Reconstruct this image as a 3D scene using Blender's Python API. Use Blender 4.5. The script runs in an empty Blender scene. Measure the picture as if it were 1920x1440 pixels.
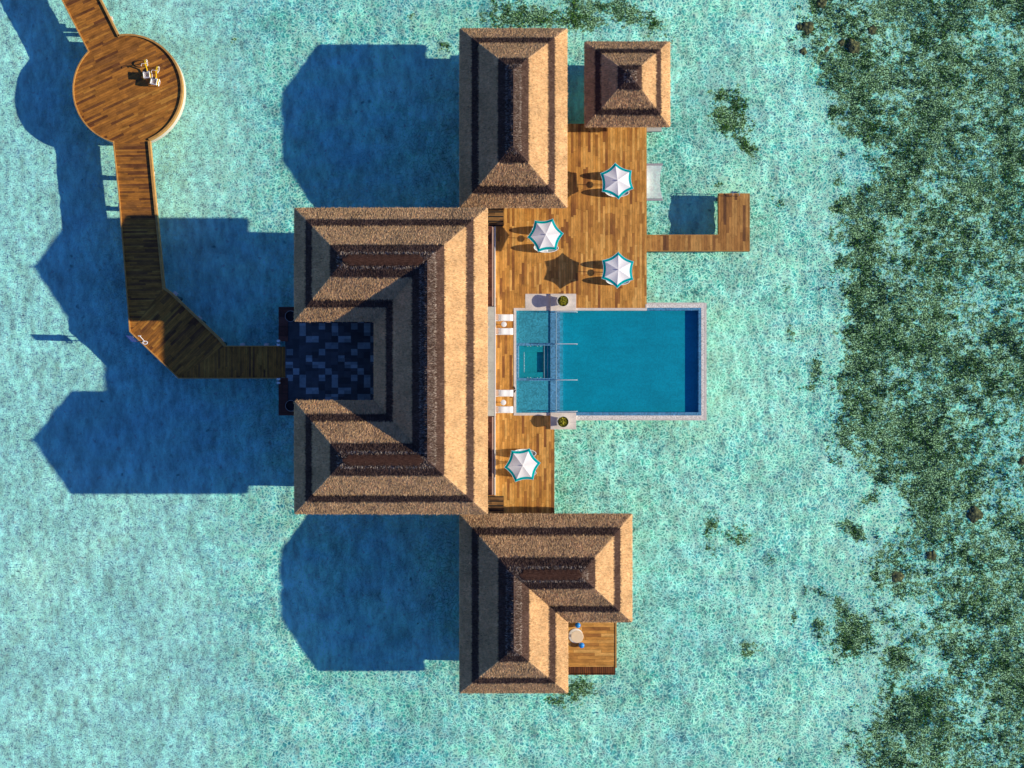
import bpy, math, random
import numpy as np
from mathutils import Vector

random.seed(7)
RNG = np.random.default_rng(11)
C = bpy.context.scene.collection

# ------------------------------------------------------------------ scale and camera geometry
S = 20.0            # 20 photo pixels per metre on the pool deck (z = 0)
D = 107.5           # drone height above the pool deck
WATER = -1.9
BED = -3.04


def W(px, py, z=0.0):
    f = (D - z) / D
    return Vector(((px - 960) / S * f, (720 - py) / S * f, z))


def X(px, z=0.0):
    return (px - 960) / S * (D - z) / D


def Y(py, z=0.0):
    return (720 - py) / S * (D - z) / D


# ------------------------------------------------------------------ node helpers
class NT:
    def __init__(self, name):
        self.mat = bpy.data.materials.new(name)
        self.mat.use_nodes = True
        self.t = self.mat.node_tree
        self.t.nodes.clear()
        self.out = self.t.nodes.new('ShaderNodeOutputMaterial')

    def n(self, kind, **kw):
        nd = self.t.nodes.new(kind)
        for k, v in kw.items():
            setattr(nd, k, v)
        return nd

    def link(self, a, b):
        self.t.links.new(a, b)

    def put(self, sock, v):
        if hasattr(v, 'is_output') or isinstance(v, bpy.types.NodeSocket):
            self.link(v, sock)
        elif v is not None:
            if sock.type == 'RGBA' and len(v) == 3:
                v = (*v, 1)
            sock.default_value = v

    def m(self, op, a, b=None, c=None, clamp=False):
        nd = self.n('ShaderNodeMath', operation=op, use_clamp=clamp)
        self.put(nd.inputs[0], a)
        if b is not None:
            self.put(nd.inputs[1], b)
        if c is not None:
            self.put(nd.inputs[2], c)
        return nd.outputs[0]

    def vm(self, op, a, b=None):
        nd = self.n('ShaderNodeVectorMath', operation=op)
        self.put(nd.inputs[0], a)
        if b is not None:
            self.put(nd.inputs[3 if op == 'SCALE' else 1], b)
        return nd.outputs[0]

    def pos(self):
        return self.n('ShaderNodeNewGeometry').outputs['Position']

    def xyz(self, v):
        nd = self.n('ShaderNodeSeparateXYZ')
        self.link(v, nd.inputs[0])
        return nd.outputs

    def vec(self, x, y, z):
        nd = self.n('ShaderNodeCombineXYZ')
        for i, v in enumerate((x, y, z)):
            self.put(nd.inputs[i], v)
        return nd.outputs[0]

    def mapping(self, v, rot=(0, 0, 0), scale=(1, 1, 1), loc=(0, 0, 0)):
        nd = self.n('ShaderNodeMapping')
        self.link(v, nd.inputs[0])
        nd.inputs['Rotation'].default_value = rot
        nd.inputs['Scale'].default_value = scale
        nd.inputs['Location'].default_value = loc
        return nd.outputs[0]

    def noise(self, v, scale, detail=3, rough=0.55, col=False):
        nd = self.n('ShaderNodeTexNoise')
        self.link(v, nd.inputs['Vector'])
        nd.inputs['Scale'].default_value = scale
        nd.inputs['Detail'].default_value = detail
        nd.inputs['Roughness'].default_value = rough
        return nd.outputs['Color'] if col else nd.outputs[0]

    def voronoi(self, v, scale, feature='F1', dims='3D'):
        nd = self.n('ShaderNodeTexVoronoi', feature=feature, voronoi_dimensions=dims)
        self.link(v, nd.inputs['Vector'])
        nd.inputs['Scale'].default_value = scale
        return nd

    def white(self, v, dims='2D'):
        nd = self.n('ShaderNodeTexWhiteNoise', noise_dimensions=dims)
        if dims == '1D':
            self.put(nd.inputs['W'], v)
        else:
            self.put(nd.inputs['Vector'], v)
        return nd.outputs[0]

    def rng(self, v, a, b, c=0.0, d=1.0, smooth=False):
        nd = self.n('ShaderNodeMapRange')
        nd.interpolation_type = 'SMOOTHSTEP' if smooth else 'LINEAR'
        self.put(nd.inputs[0], v)
        for i, q in enumerate((a, b, c, d)):
            nd.inputs[i + 1].default_value = q
        return nd.outputs[0]

    def ramp(self, v, stops, mode='LINEAR'):
        nd = self.n('ShaderNodeValToRGB')
        cr = nd.color_ramp
        cr.interpolation = mode
        while len(cr.elements) < len(stops):
            cr.elements.new(0.5)
        for e, (p, c) in zip(cr.elements, stops):
            e.position = p
            e.color = (*c, 1)
        self.link(v, nd.inputs[0])
        return nd.outputs[0]

    def mix(self, f, a, b, mode='MIX'):
        nd = self.n('ShaderNodeMix', data_type='RGBA', blend_type=mode)
        self.put(nd.inputs[0], f)
        self.put(nd.inputs[6], a)
        self.put(nd.inputs[7], b)
        return nd.outputs[2]

    def scale_col(self, col, f):
        return self.vm('SCALE', col, f)

    def attr(self, name):
        nd = self.n('ShaderNodeAttribute', attribute_name=name)
        return nd.outputs['Fac']

    def bump(self, h, strength=0.4, dist=0.02):
        nd = self.n('ShaderNodeBump')
        nd.inputs['Strength'].default_value = strength
        nd.inputs['Distance'].default_value = dist
        self.link(h, nd.inputs['Height'])
        return nd.outputs[0]

    def bsdf(self, col, rough=0.7, spec=0.3, metal=0.0, normal=None):
        nd = self.n('ShaderNodeBsdfPrincipled')
        self.put(nd.inputs['Base Color'], col)
        self.put(nd.inputs['Roughness'], rough)
        nd.inputs['Specular IOR Level'].default_value = spec
        nd.inputs['Metallic'].default_value = metal
        if normal is not None:
            self.link(normal, nd.inputs['Normal'])
        return nd.outputs[0]

    def done(self, sh):
        self.link(sh, self.out.inputs['Surface'])
        return self.mat


def paint(name, col, rough=0.6, spec=0.3, metal=0.0, var=0.15, scale=3.0):
    t = NT(name)
    p = t.pos()
    f = t.rng(t.noise(p, scale, 4), 0.25, 0.75, 1 - var, 1 + var)
    g = t.rng(t.noise(p, scale * 9, 2), 0.25, 0.75, 1 - var * .6, 1 + var * .6)
    c = t.scale_col(t.scale_col(t.vec(*col), f), g)
    return t.done(t.bsdf(c, rough, spec, metal))


def planks(name, angle, w=0.24, L=2.1, cols=None, gap=0.07, stain=0.35, deep=0.5):
    """timber boards running along `angle` (degrees, world XY)"""
    cols = cols or [(0.0, (.30, .115, .034)), (.12, (.46, .195, .046)), (.4, (.66, .305, .064)),
                    (.7, (.77, .37, .086)), (1.0, (.88, .475, .13))]
    t = NT(name)
    q = t.mapping(t.pos(), rot=(0, 0, -math.radians(angle)))
    u, v, _ = t.xyz(q)
    vv = t.m('DIVIDE', v, w)
    row = t.m('FLOOR', vv)
    r1 = t.white(row, '1D')
    uu = t.m('ADD', t.m('DIVIDE', u, L), t.m('MULTIPLY', r1, 9.7))
    colm = t.m('FLOOR', uu)
    rnd = t.white(t.vec(row, colm, 0.0), '2D')
    big = t.noise(q, 0.22, 3)
    key = t.m('ADD', rnd, t.m('MULTIPLY', t.m('SUBTRACT', big, .5), .9), clamp=True)
    base = t.ramp(key, cols)
    grain = t.noise(t.mapping(q, scale=(1.2, 14, 1)), 2.0, 4)
    base = t.scale_col(base, t.rng(grain, .3, .7, .78, 1.18))
    st = t.noise(t.mapping(q, scale=(1.0, 2.5, 1)), .9, 5, .65)
    base = t.scale_col(base, t.rng(st, .32, .62, 1 - stain, 1.1))
    fv = t.m('FRACT', vv)
    e = t.m('MINIMUM', fv, t.m('SUBTRACT', 1.0, fv))
    fu = t.m('FRACT', uu)
    e2 = t.m('MULTIPLY', t.m('MINIMUM', fu, t.m('SUBTRACT', 1.0, fu)), L / w)
    gp = t.rng(t.m('MINIMUM', e, e2), gap * .3, gap, deep, 1.0)
    base = t.scale_col(base, gp)
    nrm = t.bump(t.m('ADD', gp, t.m('MULTIPLY', grain, .3)), .5, .01)
    return t.done(t.bsdf(base, .62, .25, 0, nrm))


# ------------------------------------------------------------------ materials
DARKPLANK = [(0.0, (.19, .07, .022)), (.1, (.29, .12, .03)), (.45, (.45, .178, .03)),
             (.8, (.54, .215, .035)), (1.0, (.62, .28, .05))]
M = {}
M['deck_ns'] = planks('teak boards north south', 90, .23, 2.0)
M['deck_ew'] = planks('teak boards east west', 0, .30, 2.6)
M['jetty_ns'] = planks('jetty boards', 90, .26, 3.4,
                       [(0, (.20, .085, .035)), (.3, (.42, .19, .05)), (.7, (.54, .26, .07)), (1, (.64, .34, .10))])
M['walk_a'] = planks('boardwalk boards', 25, .22, 2.3, DARKPLANK, stain=.45)
M['walk_b'] = planks('boardwalk boards across', 1, .17, 3.6, DARKPLANK, stain=.45)
M['walk_c'] = planks('boardwalk boards diagonal', 45, .22, 2.4, DARKPLANK, stain=.45)
M['walk_d'] = planks('boardwalk boards lengthwise', 90, .17, 3.2, DARKPLANK, stain=.45)
M['kerb'] = paint('oiled kerb timber', (.56, .30, .085), .55, var=.25)
M['fascia'] = paint('pale fascia board', (.72, .66, .58), .6, var=.12)
M['beam'] = paint('white painted beam', (.72, .72, .70), .6, var=.1)
M['pile'] = paint('wet concrete pile', (.16, .17, .16), .7, var=.3)
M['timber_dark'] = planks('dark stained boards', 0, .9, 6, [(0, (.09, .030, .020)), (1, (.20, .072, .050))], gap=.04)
M['step'] = planks('step boards', 0, .22, 1.3, [(0, (.17, .085, .035)), (1, (.40, .21, .075))], stain=.3)
M['slat'] = planks('red brown slats', 90, .2, 8, [(0, (.12, .038, .012)), (1, (.30, .10, .03))], gap=.2, deep=.2)
M['rail_wood'] = paint('pale handrail', (.62, .42, .33), .5, var=.1)
M['white'] = paint('white paint', (.93, .92, .92), .45, var=.04)
M['cushion'] = paint('white lounger fabric', (.95, .95, .97), .85, var=.03)
M['towel'] = paint('sand coloured towel', (.62, .40, .28), .9, var=.08)
def cloth(name, col, tr):
    t = NT(name)
    f = t.rng(t.noise(t.pos(), 4, 3), .3, .7, .96, 1.03)
    c = t.scale_col(t.vec(*col), f)
    a = t.n('ShaderNodeBsdfDiffuse')
    t.link(c, a.inputs[0])
    b = t.n('ShaderNodeBsdfTranslucent')
    t.link(c, b.inputs[0])
    mx = t.n('ShaderNodeMixShader')
    mx.inputs[0].default_value = tr
    t.link(a.outputs[0], mx.inputs[1])
    t.link(b.outputs[0], mx.inputs[2])
    return t.done(mx.outputs[0])


M['canvas'] = cloth('white parasol canvas', (.97, .96, .98), .10)
M['teal'] = cloth('teal parasol trim', (.0, .42, .46), .12)
M['steel'] = paint('brushed steel', (.62, .64, .66), .3, .5, .8, var=.05)
M['greytube'] = paint('grey powder coat', (.42, .40, .42), .5, var=.1)
M['rubber'] = paint('black rubber', (.02, .02, .022), .8, var=.2)
M['yellow'] = paint('yellow enamel', (.90, .58, .012), .35, .5, var=.06)
M['meshfab'] = paint('grey green sling fabric', (.36, .43, .42), .85, var=.08)
M['cream'] = paint('cream table top', (.97, .76, .52), .5, var=.05)
M['blue'] = paint('glossy blue plastic', (.02, .30, .88), .3, .5, var=.06)
M['sign_blue'] = paint('blue board', (.02, .07, .30), .5, var=.1)
M['wall'] = paint('sand coloured render', (.46, .38, .29), .85, var=.12)
M['glass'] = paint('dark window glass', (.02, .03, .035), .12, .6, var=.1)
M['frame'] = paint('dark window frame', (.09, .055, .035), .6, var=.15)
M['pot_white'] = paint('off white glazed pot', (.85, .80, .68), .5, var=.05)
M['pot_dark'] = paint('black glazed pot', (.012, .012, .014), .4, var=.2)
M['soil'] = paint('planter soil', (.03, .022, .015), .95, var=.3)
M['sandal'] = paint('dark rubber sandal', (.03, .028, .03), .8, var=.2)


def concrete(name, col):
    t = NT(name)
    p = t.pos()
    x, y, z = t.xyz(p)
    a = t.rng(t.noise(p, 1.1, 5, .65), .3, .7, .8, 1.15)
    b = t.rng(t.noise(p, 14, 3), .3, .7, .9, 1.08)
    jx = t.m('FRACT', t.m('DIVIDE', x, 1.2))
    jy = t.m('FRACT', t.m('DIVIDE', y, 1.2))
    j = t.m('MINIMUM', jx, jy)
    j = t.rng(j, .0, .03, .75, 1.0)
    c = t.scale_col(t.scale_col(t.scale_col(t.vec(*col), a), b), j)
    return t.done(t.bsdf(c, .75, .3))


M['concrete'] = concrete('light grey stone slab', (.78, .70, .64))
M['ledge'] = concrete('weathered grey concrete', (.58, .58, .53))


def pebbles():
    t = NT('white pebbles')
    v = t.voronoi(t.pos(), 9)
    f = t.rng(v.outputs['Distance'], .4, .8, 1.0, .62)
    g = t.white(v.outputs['Color'], '3D')
    c = t.scale_col(t.scale_col(t.vec(1.0, .94, .86), f), t.rng(g, 0, 1, .86, 1.02))
    return t.done(t.bsdf(c, .7, .3))


M['pebbles'] = pebbles()


def pool_tile(name, col, var=.22):
    t = NT(name)
    p = t.pos()
    x, y, z = t.xyz(p)
    cell = t.vec(t.m('FLOOR', t.m('MULTIPLY', x, 9)), t.m('FLOOR', t.m('MULTIPLY', y, 9)), 0.0)
    a = t.rng(t.white(cell, '2D'), 0, 1, 1 - var, 1 + var)
    b = t.rng(t.noise(p, .35, 3), .3, .7, .90, 1.10)
    c = t.noise(t.mapping(p, scale=(.5, 2.2, 1)), .9, 3)
    d = t.rng(c, .35, .65, .95, 1.05)
    col = t.scale_col(t.scale_col(t.scale_col(t.vec(*col), a), b), d)
    return t.done(t.bsdf(col, .5, .3))


M['pool_floor'] = pool_tile('blue pool mosaic', (.0, .335, .46), .10)
M['pool_ledge'] = pool_tile('pale blue pool mosaic', (.07, .37, .48), .25)
M['pool_rim'] = pool_tile('steel blue pool mosaic', (.16, .34, .53), .3)
M['tub'] = pool_tile('teal hot tub mosaic', (.01, .36, .43), .1)
M['pool_line'] = paint('white pool edge tile', (.62, .66, .68), .4, var=.1)


def clear_water(name, tint, bump_scale, bump_d, spec=.5):
    t = NT(name)
    p = t.pos()
    tr = t.n('ShaderNodeBsdfTransparent')
    tr.inputs[0].default_value = (*tint, 1)
    gl = t.n('ShaderNodeBsdfGlossy')
    gl.inputs['Roughness'].default_value = .08
    h = t.m('ADD', t.noise(p, bump_scale, 3), t.m('MULTIPLY', t.noise(p, bump_scale * 3.3, 2), .3))
    nb = t.bump(h, .5, bump_d)
    t.link(nb, gl.inputs['Normal'])
    gm_ = t.n('ShaderNodeNewGeometry')
    dp = t.n('ShaderNodeVectorMath', operation='DOT_PRODUCT')
    t.link(gm_.outputs['Incoming'], dp.inputs[0])
    t.link(gm_.outputs['Normal'], dp.inputs[1])
    cs = t.m('ABSOLUTE', dp.outputs['Value'])
    fr = t.m('ADD', .02, t.m('MULTIPLY', .98, t.m('POWER', t.m('SUBTRACT', 1.0, cs), 5.0)))
    mx = t.n('ShaderNodeMixShader')
    t.link(t.m('MULTIPLY', fr, spec * 2), mx.inputs[0])
    t.link(tr.outputs[0], mx.inputs[1])
    t.link(gl.outputs[0], mx.inputs[2])
    return t.done(mx.outputs[0])


M['sea'] = clear_water('lagoon water', (.64, .965, .985), 1.4, .05)
M['pool_water'] = clear_water('pool water', (.80, .95, .985), 1.2, .015)


def net_mat():
    t = NT('white mesh net')
    p = t.pos()
    x, y, z = t.xyz(p)
    k = t.m('MULTIPLY', t.rng(t.m('ABSOLUTE', t.m('SUBTRACT', t.m('FRACT', t.m('MULTIPLY', x, 12)), .5)), 0, .5, .35, .75),
            t.rng(t.m('ABSOLUTE', t.m('SUBTRACT', t.m('FRACT', t.m('MULTIPLY', y, 12)), .5)), 0, .5, .8, 1.2))
    tr = t.n('ShaderNodeBsdfTransparent')
    df = t.bsdf((.92, .91, .92), .9, .1)
    mx = t.n('ShaderNodeMixShader')
    t.link(t.m('ADD', k, .08), mx.inputs[0])
    t.link(tr.outputs[0], mx.inputs[1])
    t.link(df, mx.inputs[2])
    return t.done(mx.outputs[0])


M['net'] = net_mat()


def tile_stone(name, col):
    t = NT(name)
    x, y, z = t.xyz(t.pos())
    c = t.vec(t.m('FLOOR', t.m('DIVIDE', x, .605)), t.m('FLOOR', t.m('DIVIDE', y, .605)), 0.0)
    f = t.rng(t.white(c, '2D'), 0, 1, .55, 1.3)
    n = t.rng(t.noise(t.pos(), 2.2, 5, .65), .3, .7, .8, 1.2)
    return t.done(t.bsdf(t.scale_col(t.scale_col(t.vec(*col), f), n), .5, .4))


M['paving_light'] = tile_stone('pale grey paving stone', (.30, .36, .38))
M['paving'] = tile_stone('dark grey paving stone', (.075, .08, .09))


def thatch_mat():
    t = NT('banded palm thatch')
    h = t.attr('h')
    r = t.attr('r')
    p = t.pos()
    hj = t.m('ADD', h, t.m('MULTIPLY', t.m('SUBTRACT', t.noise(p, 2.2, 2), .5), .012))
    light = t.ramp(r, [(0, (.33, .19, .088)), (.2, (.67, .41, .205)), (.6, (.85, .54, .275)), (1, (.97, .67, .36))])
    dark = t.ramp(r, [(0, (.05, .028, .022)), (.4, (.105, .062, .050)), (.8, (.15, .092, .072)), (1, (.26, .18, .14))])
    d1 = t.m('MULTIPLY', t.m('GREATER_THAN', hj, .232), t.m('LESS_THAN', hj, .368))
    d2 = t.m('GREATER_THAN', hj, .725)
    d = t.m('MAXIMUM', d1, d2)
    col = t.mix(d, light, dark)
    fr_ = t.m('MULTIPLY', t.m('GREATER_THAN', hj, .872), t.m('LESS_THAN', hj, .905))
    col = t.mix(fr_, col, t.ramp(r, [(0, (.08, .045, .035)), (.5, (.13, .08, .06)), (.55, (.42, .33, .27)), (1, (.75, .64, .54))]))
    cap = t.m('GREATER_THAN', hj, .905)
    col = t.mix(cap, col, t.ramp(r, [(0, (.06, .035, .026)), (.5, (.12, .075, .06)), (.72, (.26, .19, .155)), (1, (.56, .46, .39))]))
    w = t.rng(t.noise(p, .55, 5, .65), .3, .7, .76, 1.16)
    w2 = t.rng(t.noise(p, 3.5, 3), .3, .7, .82, 1.14)
    col = t.scale_col(t.scale_col(col, w), w2)
    return t.done(t.bsdf(col, .95, .05))


M['thatch'] = thatch_mat()


def cap_mat():
    t = NT('dark ridge thatch')
    p = t.pos()
    f = t.noise(t.mapping(p, scale=(1, 6, 1)), 3.0, 5, .7)
    c = t.ramp(f, [(.3, (.03, .014, .010)), (.5, (.075, .036, .026)), (.7, (.13, .07, .05))])
    return t.done(t.bsdf(c, .95, .05, 0, t.bump(t.noise(t.mapping(p, scale=(6, 1.2, 1)), 4, 3), .8, .05)))


M['cap'] = cap_mat()


def leaf_mat(name, stops, attr='r', transl=.25):
    t = NT(name)
    col = t.ramp(t.attr(attr), stops)
    d = t.bsdf(col, .6, .25)
    tl = t.n('ShaderNodeBsdfTranslucent')
    t.link(col, tl.inputs[0])
    mx = t.n('ShaderNodeMixShader')
    mx.inputs[0].default_value = transl
    t.link(d, mx.inputs[1])
    t.link(tl.outputs[0], mx.inputs[2])
    return t.done(mx.outputs[0])


M['leaf'] = leaf_mat('yellow green shrub leaf', [(0, (.03, .045, .006)), (.35, (.16, .18, .015)), (.7, (.50, .46, .03)), (1, (.80, .68, .06))])
M['seagrass'] = leaf_mat('seagrass blade', [(0, (.022, .036, .012)), (.35, (.085, .12, .018)), (.65, (.20, .28, .015)),
                                            (.88, (.40, .36, .05)), (1, (.44, .42, .15))])


def coral_mat():
    t = NT('brown coral')
    p = t.pos()
    v = t.voronoi(p, 3.2).outputs['Distance']
    c = t.ramp(v, [(0, (.85, .36, .12)), (.35, (.34, .17, .075)), (1, (.05, .035, .025))])
    c = t.scale_col(c, t.rng(t.noise(p, 6, 3), .3, .7, .6, 1.4))
    return t.done(t.bsdf(c, .9, .1, 0, t.bump(v, .8, .1)))


M['coral'] = coral_mat()


def seabed_mat():
    t = NT('lagoon bed of pale sand')
    p = t.pos()
    x, y, z = t.xyz(p)
    p2 = t.vec(x, y, 0.0)
    wv = t.vm('SUBTRACT', t.noise(p2, 1.1, 2, .5, col=True), (.5, .5, .5))
    q = t.vm('ADD', p2, t.vm('SCALE', wv, .75))
    wv3 = t.vm('SUBTRACT', t.noise(p2, 3.2, 2, .5, col=True), (.5, .5, .5))
    q = t.vm('ADD', q, t.vm('SCALE', wv3, .22))
    wv2 = t.vm('SUBTRACT', t.noise(p2, .28, 2, .5, col=True), (.5, .5, .5))
    q = t.vm('ADD', q, t.vm('SCALE', wv2, 1.6))
    d1 = t.voronoi(q, 2.7, 'DISTANCE_TO_EDGE', '2D').outputs['Distance']
    n1 = t.noise(q, 1.75, 1, .4)
    n2 = t.noise(t.vm('ADD', q, (31.7, 12.3, 0.0)), 2.7, 1, .4)
    d2 = t.voronoi(t.mapping(q, rot=(0, 0, .6), scale=(1.0, 1.12, 1), loc=(3.3, 9.1, 0)), 4.4, 'DISTANCE_TO_EDGE', '2D').outputs['Distance']
    f1 = t.rng(d1, .0, .20, 1, 0, True)
    f3 = t.m('MAXIMUM', t.rng(t.m('ABSOLUTE', t.m('SUBTRACT', n1, .5)), 0, .04, 1, 0, True),
             t.rng(t.m('ABSOLUTE', t.m('SUBTRACT', n2, .5)), 0, .035, .8, 0, True))
    f2 = t.rng(d2, .0, .24, 1, 0, True)
    fine = t.noise(p2, 7.5, 3, .7)
    med = t.noise(p2, 1.9, 3, .6)
    big = t.noise(p2, .13, 3, .55)
    amp = t.rng(t.noise(p2, 1.3, 5, .68), .34, .66, .35, 1.2)
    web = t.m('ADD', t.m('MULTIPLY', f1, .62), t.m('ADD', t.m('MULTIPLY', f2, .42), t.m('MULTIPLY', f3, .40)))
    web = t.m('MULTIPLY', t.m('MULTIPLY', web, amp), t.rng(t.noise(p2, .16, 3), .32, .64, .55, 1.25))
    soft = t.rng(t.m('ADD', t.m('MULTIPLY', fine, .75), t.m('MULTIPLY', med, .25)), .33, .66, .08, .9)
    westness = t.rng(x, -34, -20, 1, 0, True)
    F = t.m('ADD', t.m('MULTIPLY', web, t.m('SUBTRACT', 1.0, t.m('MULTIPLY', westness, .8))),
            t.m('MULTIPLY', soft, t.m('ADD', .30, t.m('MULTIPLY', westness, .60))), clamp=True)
    # caustic sunlight web put into shading normals, tilted towards / away from the sun
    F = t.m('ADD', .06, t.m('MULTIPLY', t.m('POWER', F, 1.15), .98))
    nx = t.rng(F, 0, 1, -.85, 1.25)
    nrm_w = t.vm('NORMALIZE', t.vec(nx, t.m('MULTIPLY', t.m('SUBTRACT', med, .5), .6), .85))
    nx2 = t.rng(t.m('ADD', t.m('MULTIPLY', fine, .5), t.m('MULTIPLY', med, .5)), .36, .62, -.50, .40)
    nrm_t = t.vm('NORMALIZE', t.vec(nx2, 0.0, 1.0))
    # weed on the sand
    g = t.attr('grass')
    holes = t.noise(p2, 1.5, 5, .65)
    br = t.m('ADD', t.m('MULTIPLY', t.noise(p2, 1.9, 5, .72), .75), t.m('MULTIPLY', t.noise(p2, 4.6, 3, .7), .35))
    gm = t.rng(t.m('ADD', g, t.m('ADD', t.m('MULTIPLY', t.m('SUBTRACT', br, .55), 1.9), t.m('MULTIPLY', t.m('SUBTRACT', holes, .52), 1.9))), .34, .60, 0, 1, True)
    speck = t.rng(t.noise(p2, 1.7, 2, .5), .64, .72, 0, 1)
    sstk = t.noise(t.mapping(p2, rot=(0, 0, .75), scale=(1.6, .7, 1)), .62, 7, .72)
    tone = t.m('MULTIPLY', t.rng(sstk, .33, .67, .40, 1.42), t.rng(big, .3, .7, .80, 1.14))
    reg = t.noise(t.vm('ADD', p2, (71.0, 13.0, 0.0)), .055, 4, .62)
    hue = t.rng(t.m('ADD', t.m('ADD', t.m('MULTIPLY', big, .45), t.m('MULTIPLY', reg, .75)), t.m('MULTIPLY', x, .0030)), .46, .74, 0, 1, True)
    teal = t.mix(hue, (.015, .39, .375), (.05, .45, .365))
    pat = t.noise(t.mapping(p2, rot=(0, 0, -.7), scale=(.6, 1.3, 1), loc=(5, 40, 0)), .33, 4, .6)
    teal = t.mix(t.rng(pat, .38, .62, 0, .75), teal, (.02, .47, .25))
    teal = t.mix(t.m('MULTIPLY', westness, .6), teal, (.16, .40, .37))
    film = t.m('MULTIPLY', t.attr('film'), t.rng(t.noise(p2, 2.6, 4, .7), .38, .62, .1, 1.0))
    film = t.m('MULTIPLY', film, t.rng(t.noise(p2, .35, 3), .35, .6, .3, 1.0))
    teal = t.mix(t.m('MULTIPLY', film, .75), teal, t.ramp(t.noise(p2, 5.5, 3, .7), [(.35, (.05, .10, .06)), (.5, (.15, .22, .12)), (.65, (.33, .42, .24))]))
    teal = t.scale_col(teal, tone)
    weed = t.ramp(t.noise(p2, 6.5, 3, .7), [(.30, (.010, .019, .012)), (.44, (.036, .052, .019)), (.56, (.12, .13, .03)), (.72, (.38, .36, .12))])
    teal = t.mix(gm, teal, weed)
    teal = t.mix(t.m('MULTIPLY', speck, .75), teal, (.02, .05, .05))
    vd = t.voronoi(t.vm('ADD', p2, t.vm('SCALE', wv, .9)), .42, 'F1', '2D')
    dot = t.m('MULTIPLY', t.rng(vd.outputs['Distance'], .02, .10, .8, 0, True), t.rng(t.noise(p2, .30, 2), .52, .66, 0, 1))
    teal = t.mix(t.m('MULTIPLY', dot, .85), teal, (.015, .05, .05))
    tone_w = t.m('ADD', .42, t.m('MULTIPLY', tone, .58))
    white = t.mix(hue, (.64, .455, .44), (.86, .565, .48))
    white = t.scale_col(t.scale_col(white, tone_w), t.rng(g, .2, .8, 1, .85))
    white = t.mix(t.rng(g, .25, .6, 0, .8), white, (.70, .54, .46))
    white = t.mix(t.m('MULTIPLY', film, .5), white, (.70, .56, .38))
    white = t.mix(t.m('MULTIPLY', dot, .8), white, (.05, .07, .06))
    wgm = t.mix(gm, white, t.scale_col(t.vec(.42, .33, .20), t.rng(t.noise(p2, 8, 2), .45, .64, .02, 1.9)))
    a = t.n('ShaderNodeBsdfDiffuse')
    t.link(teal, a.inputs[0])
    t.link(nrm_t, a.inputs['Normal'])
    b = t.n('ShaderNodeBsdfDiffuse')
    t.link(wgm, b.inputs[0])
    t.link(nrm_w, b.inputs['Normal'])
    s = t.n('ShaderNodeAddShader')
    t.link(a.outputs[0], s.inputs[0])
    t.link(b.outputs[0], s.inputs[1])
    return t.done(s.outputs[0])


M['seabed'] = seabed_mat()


# ------------------------------------------------------------------ object helpers
def tag(o, label=None, cat=None, group=None, kind=None):
    if label:
        o['label'] = label
    if cat:
        o['category'] = cat
    if group:
        o['group'] = group
    if kind:
        o['kind'] = kind
    return o


def thing(name, label, cat, loc=(0, 0, 0), rz=0.0, group=None):
    o = bpy.data.objects.new(name, None)
    o.empty_display_size = .3
    C.objects.link(o)
    o.location = loc
    o.rotation_euler = (0, 0, rz)
    return tag(o, label, cat, group)


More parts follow.
